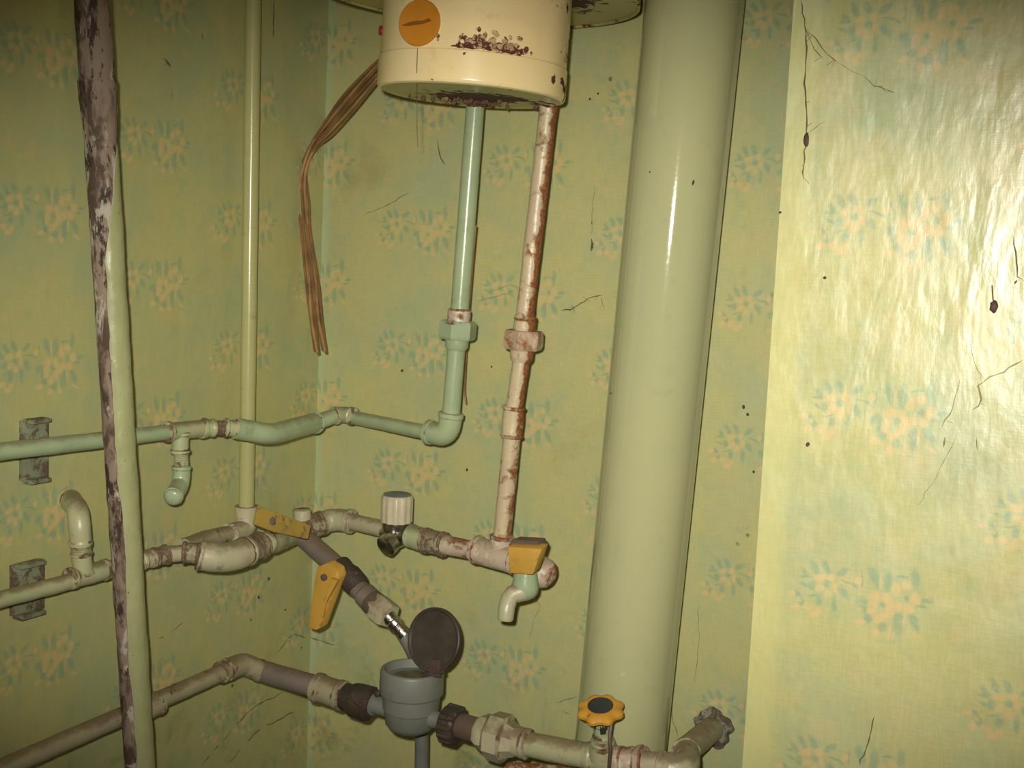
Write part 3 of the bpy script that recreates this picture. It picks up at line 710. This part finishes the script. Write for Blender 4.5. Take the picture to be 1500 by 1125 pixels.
# water meter
mc = B(603, 1030, 0.160); mw = W(1, mc)
axm = (B(604, 975, 0.160)-B(600, 1070, 0.160)).normalized(); axm = (axm + V((0, 0, 2))).normalized()
t = Thing('water_meter', 'grey round water meter with open dark brown lid', 'meter', B(601, 1075, 0.16))
bm = bmesh.new()
g = lambda v: -v*mw*1.03
lathe(bm, B(604, 979, 0.16), axm, [(g(94), 0), (g(93), mw*20), (g(88), mw*30), (g(80), mw*36.5), (g(62), mw*39.5), (g(60.5), mw*40), (g(60), mw*37.5), (g(58.5), mw*37.5), (g(58), mw*41), (g(38), mw*42.5), (g(37.5), mw*40), (g(35.5), mw*40), (g(35), mw*46.3), (g(30), mw*47), (g(4), mw*46.5), (g(1), mw*45.5), (g(0), mw*44), (g(0), mw*41), (g(12), mw*39.5), (g(14), 0)], n=64)
t.add('meter_body', bm, M['meter'])
bm = bmesh.new(); lathe(bm, B(604, 979, 0.16), axm, [(g(13.5), mw*39), (g(12.5), mw*38.5), (g(12.5), 0)], n=48)
t.add('dial_window', bm, plain('dusty_glass_dial', (0.14, 0.125, 0.06), 0.5, var=0.4), label='dusty olive dial face')
# lid
lc = B(637, 937, 0.150)
ln = (-FWD*0.80 - RIGHT*0.52 + UP*0.18).normalized()
lr_ = mw*46.5
bm = bmesh.new(); lathe(bm, lc-ln*0.002, ln, [(0, 0), (0, lr_*0.96), (0.001, lr_), (0.0055, lr_), (0.0065, lr_*0.97), (0.0062, lr_*0.92), (0.0045, lr_*0.88), (0.0045, 0)], n=56)
lid = t.add('lid', bm, M['lid'])
hp = lc + (B(639, 985, 0.15)-lc)*0.80
bm = bmesh.new(); hx = ln.cross(UP).normalized()
box(bm, B(638, 979, 0.168), hx*mw*9, UP*mw*13, ln*mw*4, 0.001)
t.add('hinge', bm, M['hinge'], parent=lid)
t.add('hinge_pin', tube([B(618, 990, 0.168), B(650, 984, 0.17)], mw*3.2, n=12), M['lid'], parent=lid)
t.add('inlet', tube([B(543, 1030, 0.160), B(575, 1040, 0.160)], [(0, mw*17), (0.006, mw*17), (0.007, mw*13.5), (-0.001, mw*13)], n=24), M['meter'])
t.add('outlet', tube([B(630, 1052, 0.160), B(657, 1060, 0.160)], [(0, mw*14), (0.012, mw*12), (-0.004, mw*15), (-0.001, mw*15)], n=24), M['meter'])
bm = bmesh.new(); lathe(bm, B(553, 1016, 0.166), (0, -1, 0.2), [(-0.004, 0.004), (0.002, 0.004), (0.003, 0.002), (0.003, 0)], n=12)
t.add('seal', bm, M['black_iron'])
br2 = Thing('meter_union', 'black iron union joining bottom pipe to left side of meter', 'fitting', B(523, 1027, 0.16))
br2.add('union_nut', tube([B(500, 1018, 0.163), B(546, 1033, 0.161)], [(0, W(20, mc)), (0.012, W(21, mc)), (0.02, W(26, mc)), (-0.004, W(27, mc)), (-1e-4, W(20, mc))], n=10, ds=0.02, amp=0.0006), M['black_iron'])
br3 = Thing('meter_outlet_union', 'black knurled ring and brown nut on right side of meter', 'fitting', B(665, 1061, 0.16))
kn = lambda a: mw*(28+1.2*(1 if int(a/(2*math.pi)*24) % 2 else -1))
bm = bmesh.new(); da = (B(685, 1067, 0.16)-B(655, 1058, 0.16)).normalized()
lathe(bm, B(651, 1058, 0.16), da, [(0, mw*14), (0, mw*24), (0.003, kn), (0.018, kn), (0.021, mw*24), (0.021, mw*14)], n=96)
br3.add('ring_nut', bm, M['black_iron'])
br3.add('collar', tube([B(672, 1063, 0.16), B(706, 1073, 0.160)], [(0, mw*18), (-0.001, mw*19)], n=28, amp=0.0004), M['brown_iron'])

bo2 = Thing('bottom_outlet_pipe', 'cream green pipe from meter to wall in front of thick pipe', 'pipe', B(740, 1079, 0.16))
un = bo2.add('union_nut', tube([B(700, 1071, 0.16), B(757, 1087, 0.16)], [(0, W(21, mc)), (0.008, W(27, mc)), (0.014, W(27, mc)), (0.020, W(35, mc)), (0.038, W(35, mc)), (0.040, W(27, mc)), (-1e-4, W(22, mc))], n=8, ds=0.02, amp=0.0012, ref=(0, -1, 0.5)), M['low'])
bo2.add('collar', rimmed([B(745, 1082, 0.16), B(775, 1091, 0.16)], W(21, mc), 1.05, 0.006, amp=0.0008), M['low'], parent=un)
bo2.add('pipe_body', tube([B(768, 1089, 0.16), B(868, 1109, 0.16)], W(18.5, B(800, 1095, .16)), amp=0.0006), M['mint_old'])
gp = B(887, 1113, 0.162); gw = W(1, gp)
w1 = B(1012, 1122, 0.160); w2 = B(1048, 1060, 0.0)
bo2.add('pipe_body', tube([B(905, 1117, 0.162), B(950, 1120, 0.162), B(985, 1122, 0.162)], W(19, gp), amp=0.0006), M['low'])
bo2.add('coupling', rimmed([B(905, 1117, 0.162), B(945, 1119, 0.162)], W(24, gp), 1.05, 0.008, amp=0.0026), M['pink_cream'], label='lumpy sealing packed round the joint')
wb = B(1045, 1066, 0.0)
cr = B(1008, 1122, 0.160); cr.z = B(985, 1122, 0.162).z-0.001
bo2.add('elbow', rimmed(fillet([B(965, 1121, 0.162), cr, V((wb.x+0.004, -0.105, cr.z-0.002))], 0.02), W(20, w1), 1.1, 0.006), M['low'])
bo2.add('pipe_body', tube([V((wb.x+0.004, -0.115, cr.z-0.002)), V((wb.x, 0.005, wb.z))], W(20, w1), n=32, amp=0.0006), M['bottom'])
bm = bmesh.new(); lathe(bm, V((wb.x, 0.0, wb.z)), (0, -1, 0), [(-0.002, lambda a: gw*(33+3*math.sin(a*5)+2*math.sin(a*11+1))), (0.004, lambda a: gw*(29+3*math.sin(a*4)+2*math.sin(a*9))), (0.007, lambda a: gw*(25+2*math.sin(a*6))), (0.007, gw*18)], n=60)
bo2.add('wall_collar', bm, M['plaster'], label='crumbling plaster ring at the wall')

# gate valve with orange wheel
t = Thing('gate_valve', 'green valve with orange scalloped wheel in front of thick pipe', 'valve', gp)
t.add('valve_body', tube([B(858, 1106, 0.162), B(915, 1118, 0.162)], [(0, gw*20), (0.008, gw*23), (0.011, gw*21), (-0.011, gw*22), (-0.008, gw*24), (-1e-4, gw*21)], n=12, amp=0.0007), M['mint_old'])
axg = V((0.02, -0.30, 0.95)).normalized()
s0 = B(884, 1108, 0.165); s1 = B(880, 1048, 0.180)
ag = (s1-s0).normalized(); Ls = (s1-s0).length
t.add('bonnet', tube([s0, s1], [(0, gw*22), (Ls*0.28, gw*20), (Ls*0.30, gw*16), (Ls*0.36, gw*18), (Ls*0.42, gw*17), (Ls*0.44, gw*13), (Ls*0.52, gw*14), (Ls*0.56, gw*12)], n=24, amp=0.0006), M['mint_old'])
t.add('stem', tube([s0.lerp(s1, 0.52), s1], [(0, gw*9), (0.006, gw*9), (0.007, gw*12), (0.02, gw*12)], n=20), M['black_iron'])
scal = lambda k: (lambda a: gw*k*(33+2.4*math.cos(a*8)))
wc = B(880, 1041, 0.184)
bm = bmesh.new(); lathe(bm, wc-axg*gw*8, axg, [(0, 0), (0, scal(0.55)), (gw*3, scal(0.9)), (gw*7, scal(1.0)), (gw*11, scal(0.99)), (gw*15, scal(0.86)), (gw*17, scal(0.66)), (gw*16.5, gw*17), (gw*16.5, 0)], n=96)
wh = t.add('hand_wheel', bm, M['orange_wheel'])
bm = bmesh.new(); lathe(bm, wc+axg*gw*8.2, axg, [(0, gw*18.5), (gw*1.6, gw*18.5), (gw*2.0, gw*17.5), (gw*2.0, 0)], n=40)
t.add('wheel_disc', bm, M['wheel_center'], parent=wh, label='dark blue grey centre disc')
t.add('binding_wire', tube(smooth_path([B(896, 1058, 0.190), B(893, 1080, 0.195), B(894, 1100, 0.195), B(892, 1125, 0.19), B(893, 1150, 0.18)]), 0.0021, n=8), M['brown_iron'], label='rusty wire tied round the stem')

t = Thing('lower_rusty_pipe', 'rusty red brown pipe just showing at the bottom edge', 'pipe', B(770, 1135, 0.12))
t.add('pipe_body', tube([B(745, 1130, 0.12), B(850, 1135, 0.12), B(900, 1160, 0.12)], W(14, gp), amp=0.0012, stain=lambda q, n, s: 0.4), M['cream_rusty'])

# ------------------------------------------------------------------ wall brackets on the left wall
def bracket(xc, ytop, ybot, wpx, label):
    c = L(xc, (ytop+ybot)/2, 0.0)
    t = Thing('pipe_bracket', label, 'bracket', c, 'pipe brackets on left wall')
    zt = L(xc, ytop, 0.012).z; zb = L(xc, ybot, 0.012).z; yc = c.y; hw = W(wpx/2, c)*1.25
    bm = bmesh.new(); box(bm, (0.004, yc, (zt+zb)/2), (0.004, 0, 0), (0, hw, 0), (0, 0, (zt-zb)/2), 0.001)
    t.add('back_plate', bm, M['bracket'])
    for z in (zt, zb):
        bm = bmesh.new(); box(bm, (0.012, yc-hw*0.2, z), (0.007, 0, 0), (0, hw*0.8, 0), (0, 0, 0.0022), 0.0008)
        t.add('clamp_ear', bm, M['bracket'])
    return t
bracket(46, 617, 705, 36, 'grey wall bracket behind the mint pipe at far left')
bracket(36, 828, 902, 44, 'dark grimy wall bracket behind the lower pipe at far left')

# ------------------------------------------------------------------ heater
hc_ = B(690, 141, 0.19); hw_ = W(1, hc_)
R_c = hw_*138
t = Thing('water_heater', 'cream electric water heater with orange knob, rusty at its bottom', 'heater', hc_)
axh = (V((0, 0, 1)) + RIGHT*0.035).normalized()
fd = (CAM-hc_); fd = (fd-axh*fd.dot(axh)).normalized(); sd = axh.cross(fd)    # sd points to image right
if sd.dot(RIGHT) < 0: sd = -sd
def ang(q):   # (angle from facing direction, height) on the cover
    r = q-hc_; return math.degrees(math.atan2(r.dot(sd), r.dot(fd))), r.dot(axh)/hw_
def blob(a, h, ca, ch, ra, rh): return math.exp(-(((a-ca)/ra)**2+((h-ch)/rh)**2))
def hstain(q, n, s):
    a, h = ang(q)
    r = (q-hc_).length/hw_
    v = -0.12
    v += 1.0*blob(a, h, 5, 55, 17, 9) + 0.70*blob(a, h, -10, 49, 15, 3) + 0.9*blob(a, h, 22, 50, 13, 6) - 0.9*blob(a, h, 5, 39, 30, 5)
    v += 0.75*blob(a, h, 56, 22, 4, 9) + 0.60*blob(a, h, 46, 26, 2.6, 5)
    v += 0.65*blob(a, h, 76, 60, 14, 45) + 0.5*blob(a, h, 72, 15, 10, 14) + 0.45*blob(a, h, 62, 128, 16, 14)
    v += 0.32*blob(a, h, 10, 3, 60, 6)
    return v
bm = bmesh.new()
Hc = 108*1.0
prof = [(hw_*0.0, R_c*0.955), (hw_*1.5, R_c*0.985), (hw_*5, R_c*1.0)]
prof += [(hw_*(5+k*2.0), R_c*1.0) for k in range(1, 20)]
prof += [(hw_*44.5, R_c*1.0), (hw_*45.2, R_c*0.992), (hw_*46, R_c*0.988)]
prof += [(hw_*(46+k*3), R_c*0.988) for k in range(1, 40)]
lathe(bm, hc_, axh, prof, n=220, stain=hstain)
cover = t.add('cover', bm, M['heater'])
def bstain(q, n, s):
    r = q-hc_; x = r.dot(sd)/hw_; y = -r.dot(fd)/hw_
    v = -0.05 + 1.0*math.exp(-((x+5)/66)**2-((y-30)/85)**2) + 0.6*math.exp(-((x-60)/30)**2-((y-10)/40)**2) + 0.4*math.exp(-((x-110)/25)**2-((y-30)/60)**2)
    v += 0.25*math.exp(-(((x*x+y*y)**0.5-128)/10)**2)
    return v
bm = bmesh.new()
lathe(bm, hc_, axh, [(hw_*0.0, R_c*0.955), (-hw_*1, R_c*0.93), (hw_*1.5, R_c*0.90)] + [(hw_*1.5, R_c*0.90*(1-k/20)) for k in range(1, 20)] + [(hw_*1.5, 0)], n=120, stain=bstain)
t.add('bottom_plate', bm, M['tank'])
# rust crumbs hanging under the plate
bm = bmesh.new()
for k in range(70):
    x = random.gauss(0, 38); y = random.gauss(75, 22)
    if x*x+y*y > 120**2: continue
    p = hc_ + sd*x*hw_ - fd*y*hw_ - axh*hw_*1
    r = random.uniform(0.0012, 0.0035)
    bmesh.ops.create_icosphere(bm, subdivisions=1, radius=r, matrix=Matrix.Translation(p) @ Matrix.Rotation(k, 4, 'X'))
for v in bm.verts: v.co += V((noise.noise(v.co*400), noise.noise(v.co*400+V((9, 0, 0))), noise.noise(v.co*400+V((0, 9, 0)))))*0.0012
t.add('rust_flakes', bm, paint('rust_crumbs', (0.09, 0.03, 0.02), (0.30, 0.2, 0.1), RUST, th=0.5, rough=0.8, bump=0.8), stuff=True)
# curled paint flakes along the seam
bm = bmesh.new()
for k in range(85):
    aa = math.radians(random.gauss(6, 12)); hh_ = random.gauss(56, 7.0)
    p = hc_ + (fd*math.cos(aa)+sd*math.sin(aa))*(R_c*0.992) + axh*hw_*hh_
    r = random.uniform(0.0014, 0.0044)
    nn = (fd*math.cos(aa)+sd*math.sin(aa))
    mat = Matrix.Translation(p) @ nn.to_track_quat('Z', 'Y').to_matrix().to_4x4() @ Matrix.Rotation(random.random()*6, 4, 'Z') @ Matrix.Rotation(random.uniform(-.5, .5), 4, 'X') @ Matrix.Diagonal((1, 0.7, 0.3, 1))
    bmesh.ops.create_icosphere(bm, subdivisions=1, radius=r, matrix=mat)
t.add('paint_flakes', bm, paint('curled_enamel', (0.62, 0.48, 0.26), (0.55, 0.4, 0.2), (0.085, 0.02, 0.014), th=0.52, scale=160, rough=0.5, bump=0.6), stuff=True, parent=cover)
# tank
tc = B(698, -6, 0.19) ; Rt = W(240, tc)
def tstain(q, n, s):
    r = q-tc; x = r.dot(sd); y = r.dot(fd)
    v = -0.12 + 0.8*math.exp(-((x-hw_*150)/(hw_*45))**2-((y-0.02)/0.09)**2)
    if (x*x+y*y)**0.5 > Rt*0.97: v += 0.45
    return v
bm = bmesh.new()
zt_ = 2.28-tc.z
lathe(bm, tc, axh, [(0.004, 0)] + [(0.004-0.004*math.sin(k/12*math.pi/2)**2, Rt*0.98*k/12) for k in range(1, 13)] + [(-0.002, Rt*0.985), (-0.002, Rt*1.0), (0.006, Rt), (0.012, Rt*0.985), (zt_-0.03, Rt*0.985), (zt_-0.008, Rt*0.95), (zt_, Rt*0.8), (zt_, 0)], n=120, stain=tstain)
t.add('tank', bm, M['tank'])
# hanging bracket that holds the tank to the wall (above the view)
bm = bmesh.new(); box(bm, (tc.x, -0.014, tc.z+0.35), (0.12, 0, 0), (0, 0.014, 0), (0, 0, 0.02), 0.001)
t.add('wall_bar', bm, M['tank'])
# knob
def on_cover(px, py):     # point on the cover cylinder under a pixel
    d = ray(px, py).normalized(); o = CAM-hc_
    dp = d-axh*d.dot(axh); op = o-axh*o.dot(axh)
    a_ = dp.dot(dp); b_ = 2*dp.dot(op); c_ = op.dot(op)-(R_c*0.99)**2
    return CAM+d*((-b_-math.sqrt(max(b_*b_-4*a_*c_, 0)))/(2*a_))
kp = on_cover(616, 34); kn_ = (kp-hc_); kn_ = (kn_-axh*kn_.dot(axh)).normalized()
kr = W(34, kp)
kn_ = (kn_*0.75 - FWD*0.25).normalized()
bm = bmesh.new(); lathe(bm, kp-kn_*0.006, kn_, [(0, kr*0.9), (0.008, kr), (0.0095, kr*0.985), (0.0102, kr*0.95), (0.0102, 0)], n=56)
knob = t.add('thermostat_knob', bm, M['knob'])
kx = axh.cross(kn_).normalized(); kx = kx if kx.dot(RIGHT) > 0 else -kx
kx = (kx + axh*0.16).normalized(); ky = kn_.cross(kx)
bm = bmesh.new()
prism(bm, [kp+kn_*0.0052+kx*kr*a_+ky*kr*b_ for a_, b_ in ((-0.8, -0.02), (-0.3, 0.06), (0.3, 0.02), (0.55, 0.07), (0.6, -0.04), (0.2, -0.10), (-0.5, -0.08))], kn_*0.0035, 0.0006)
t.add('knob_ridge', bm, paint('dark_knob_ridge', (0.30, 0.12, 0.018), (0.24, 0.10, 0.015), RUST, th=0.8), parent=knob)
lp = on_cover(559, 45); ln_ = (lp-hc_-axh*(lp-hc_).dot(axh)).normalized()
bm = bmesh.new(); lathe(bm, lp-ln_*0.003, ln_, [(0, hw_*7), (0.0045, hw_*7), (0.006, hw_*5.5), (0.006, 0)], n=20)
t.add('pilot_lamp', bm, M['red'])

# ------------------------------------------------------------------ cable of brown wires
spine = [(600, 60, .10, 10), (552, 105, .085, 11), (512, 150, .07, 12), (480, 190, .055, 9), (461, 212, .05, 6), (447, 240, .05, 4), (443, 266, .05, 5), (444, 300, .05, 8), (448, 340, .05, 7.5), (455, 390, .045, 8), (459, 430, .045, 8), (463, 470, .05, 8.5), (470, 519, .055, 9.5)]
t = Thing('loose_cable', 'bundle of brown wires hanging from the heater into the corner', 'cable', B(470, 519, 0.055))
for k in range(6):
    f_ = (k-2.5)/2.5; pts = []
    for i, (x, y, d, hwid) in enumerate(spine):
        a_ = spine[max(i-1, 0)]; b_ = spine[min(i+1, len(spine)-1)]
        tx, ty = b_[0]-a_[0], b_[1]-a_[1]; l_ = math.hypot(tx, ty); nx, ny = -ty/l_, tx/l_
        jx = 1.2*math.sin(i*1.7+k*2.1)
        endy = (k % 3)*3 if i == len(spine)-1 else 0
        pts.append(B(x+nx*(f_*hwid+jx), y+ny*(f_*hwid+jx)-endy, d+0.004*math.sin(k*2.3+i)))
    t.add('wire', tube(smooth_path(pts, 6), 0.0018, n=8), M['wire_pale' if k in (1, 4) else 'wire'])
single('stray_wire', tube(smooth_path([B(697, 330, 0.085), B(691, 400, 0.08), B(686, 470, 0.06), B(683, 520, 0.04), B(681, 570, 0.03), B(683, 592, 0.03)]), 0.0013, n=8), M['wire'], 'thin brown wire hanging behind the mint vertical pipe', 'wire', B(683, 592, 0.03))
# thread from the knob
kb = on_cover(612, 72)-FWD*0.004
single('hanging_thread', tube(smooth_path([kb, on_cover(611, 105)-FWD*0.004, B(611, 150, 0.25), B(611, 190, 0.25), B(612, 215, 0.25)]), 0.00035, n=5), M['web'], 'fine dark thread hanging down from the orange knob', 'thread', kb)

# ------------------------------------------------------------------ cobwebs and dead insects
def web(name, label, cat, lines, fn, m=None, seedn=0, kind='stuff', fuzz=0, group=None):
    """lines: (list of pixels, radius); fn turns a pixel into a wall point"""
    bm = bmesh.new(); rnd = random.Random(seedn)
    for pts, r in lines:
        P3 = [fn(x, y) for x, y in pts]
        H, pr = hair(P3, r, rnd); sweep(bm, H, pr, n=5, ds=0.01, joint=False)
        for _ in range(int(fuzz*plen(P3)*100)):
            i = rnd.randrange(len(P3)-1); p = P3[i].lerp(P3[i+1], rnd.random())
            q = p + V((rnd.uniform(-1, 1), rnd.uniform(-0.4, 0), rnd.uniform(-1, 1)))*0.006
            sweep(bm, [p, p.lerp(q, 0.5)+V((0, 0, 0.001)), q], r*0.22, n=4, ds=0.01, joint=False)
    b_ = fn(*lines[0][0][0])
    return single(name, bm, m or M['web'], label, cat, b_, kind=kind, group=group)
R3 = lambda x, y: B(x, y, 0.3145)
BK = lambda x, y: B(x, y, 0.0015)
LW = lambda x, y: L(x, y, 0.0015)
web('cobweb', 'dark dusty cobweb strand hanging at top left of the shiny wall', 'cobweb',
    [([(1173, 0), (1178, 25), (1180, 60), (1179, 120), (1181, 170), (1180, 200), (1178, 232), (1177, 262)], 0.0008),
     ([(1178, 35), (1192, 70), (1206, 86)], 0.0004), ([(1180, 40), (1200, 62), (1212, 80), (1228, 92)], 0.0005),
     ([(1184, 195), (1196, 185), (1208, 178)], 0.0003), ([(1228, 92), (1280, 124), (1308, 135)], 0.0003), ([(1281, 125), (1311, 136)], 0.0006)], R3, fuzz=0.5, seedn=1)
web('cobweb', 'thick cobweb clump with dangling strands right of the flowers', 'cobweb',
    [([(1406, 556), (1400, 580), (1393, 605), (1380, 625)], 0.0007), ([(1432, 560), (1438, 585), (1436, 592), (1424, 600)], 0.0010), ([(1430, 640), (1432, 660)], 0.0005),
     ([(1400, 640), (1370, 700), (1345, 740)], 0.0003), ([(1420, 500), (1432, 540), (1445, 560)], 0.0004), ([(1382, 655), (1384, 640)], 0.0008)], R3, m=M['web_fine'], fuzz=0.4, seedn=2)
web('cobweb', 'short dark cobweb at right edge of the shiny wall', 'cobweb',
    [([(1485, 345), (1488, 380), (1492, 405), (1499, 410)], 0.0007), ([(1490, 410), (1486, 416)], 0.0012)], R3, seedn=3, fuzz=0.3)
web('cobweb', 'jagged sooty cobweb between rusty pipe and thick pipe', 'cobweb',
    [([(822, 455), (838, 452), (850, 445), (864, 436), (882, 432)], 0.0009), ([(880, 435), (886, 455)], 0.0005), ([(838, 446), (840, 458)], 0.0007)], BK, seedn=4, fuzz=1.2)
web('cobweb', 'faint cobweb between the two vertical heater pipes', 'cobweb',
    [([(700, 440), (716, 436), (735, 433), (752, 425)], 0.0006), ([(716, 430), (748, 415)], 0.0003)], BK, seedn=5, fuzz=0.8, m=M['web_fine'])
web('cobweb', 'hair-thin thread with dark clump hanging left of thick pipe', 'cobweb',
    [([(871, 270), (869, 300), (867, 322), (866, 345)], 0.0003), ([(866, 350), (868, 358), (866, 368)], 0.0028), ([(867, 322), (867, 330)], 0.0010)], BK, seedn=6, fuzz=0.8)
web('cobweb', 'sooty strands on wall beneath the tap', 'cobweb',
    [([(785, 868), (790, 890), (782, 910), (776, 935)], 0.0005), ([(815, 1030), (830, 1025), (845, 1020)], 0.0009), ([(822, 1040), (834, 1046)], 0.0009)], BK, seedn=7, fuzz=0.7, m=M['web_fine'])
web('cobweb', 'thin threads beside lower right of the thick pipe', 'cobweb',
    [([(981, 985), (984, 1020), (985, 1055), (994, 1078)], 0.0005), ([(1023, 885), (1023, 940), (1018, 1000)], 0.0003)], BK, seedn=8, fuzz=0.1)
web('cobweb', 'small sooty smudge of web at top of left wall', 'cobweb',
    [([(240, 85), (246, 92), (250, 98)], 0.0012), ([(296, 48), (298, 60)], 0.0006), ([(252, 130), (252, 145)], 0.0004)], LW, seedn=9, fuzz=1.0)
web('cobweb', 'thin dusty thread hanging right of the slim riser near the top', 'cobweb',
    [([(402, 0), (401, 30), (400, 55)], 0.0010)], LW, seedn=10, fuzz=0.1)

def cocoon(x, y, r, fn, label, squash=1.6, group=None, tilt=0.0):
    r *= 0.8; p = fn(x, y); bm = bmesh.new()
    bmesh.ops.create_icosphere(bm, subdivisions=2, radius=r, matrix=Matrix.Translation(p) @ Matrix.Rotation(tilt, 4, 'Y') @ Matrix.Diagonal((1, 0.55, squash, 1)))
    for v in bm.verts: v.co += (v.co-p)*0.3*noise.noise(v.co*500)
    single('dead_insect', bm, M['bug'], label, 'insect', p, group=group)
cocoon(1456, 449, 0.0042, R3, 'dark oval dead insect in the glare on shiny wall')
single('hanging_thread', tube([R3(1453, 418), R3(1455, 444)], 0.0006, n=5), M['web'], 'short thread above the dark oval insect on shiny wall', 'thread', R3(1455, 444))
cocoon(1181, 205, 0.0030, R3, 'dark clump caught in the long cobweb strand', 2.6)
cocoon(1208, 407, 0.0020, R3, 'small brown husk on the shiny wall near its left edge', 0.8)
cocoon(1183, 651, 0.0020, R3, 'small brown husk just below left of middle flowers', 1.4, tilt=0.5)
cocoon(1143, 311, 0.0018, R3, 'small speck at left edge of shiny wall, upper part', 0.8)
cocoon(1089, 596, 0.0020, BK, 'upper one of two dark husks on strip right of thick pipe', 1.5)
cocoon(1095, 607, 0.0022, BK, 'lower one of two dark husks on strip right of thick pipe', 1.0)
cocoon(1104, 691, 0.0018, BK, 'lone speck low on the strip right of thick pipe', 1.2)
cocoon(589, 543, 0.0024, BK, 'dark dead insect left of the mint vertical pipe', 0.9)
cocoon(684, 688, 0.0018, BK, 'tiny dark husk below the mint elbow', 1.6)
cocoon(720, 537, 0.0014, BK, 'tiny dark husk between the two heater pipes', 1.2)
cocoon(876, 137, 0.0017, BK, 'upper speck between heater and thick pipe', 1.0)
cocoon(864, 145, 0.0017, BK, 'lower speck between heater and thick pipe', 1.0)
cocoon(394, 848, 0.0022, LW, 'dark husk on left wall under the ball valve', 1.2)
cocoon(379, 875, 0.0022, LW, 'dark husk on left wall above the bottom elbow', 1.2)
cocoon(418, 893, 0.0018, LW, 'small husk on left wall beside the corner', 1.0)
def on_soil(px, py):
    a_, b_ = top, bot; ax_ = (a_-b_).normalized(); d = ray(px, py).normalized(); o = CAM-b_
    dp = d-ax_*d.dot(ax_); op = o-ax_*o.dot(ax_)
    A_ = dp.dot(dp); B_ = 2*dp.dot(op); C_ = op.dot(op)-rs**2
    return CAM+d*((-B_-math.sqrt(max(B_*B_-4*A_*C_, 0)))/(2*A_))
cocoon(1015, 268, 0.0018, on_soil, 'small brown husk stuck on front of thick pipe', 2.2, tilt=0.3)
cocoon(952, 252, 0.0012, on_soil, 'tiny speck on left side of thick pipe', 1.0)
cocoon(895, 576, 0.0016, on_soil, 'dark speck on left edge of thick pipe', 1.0)
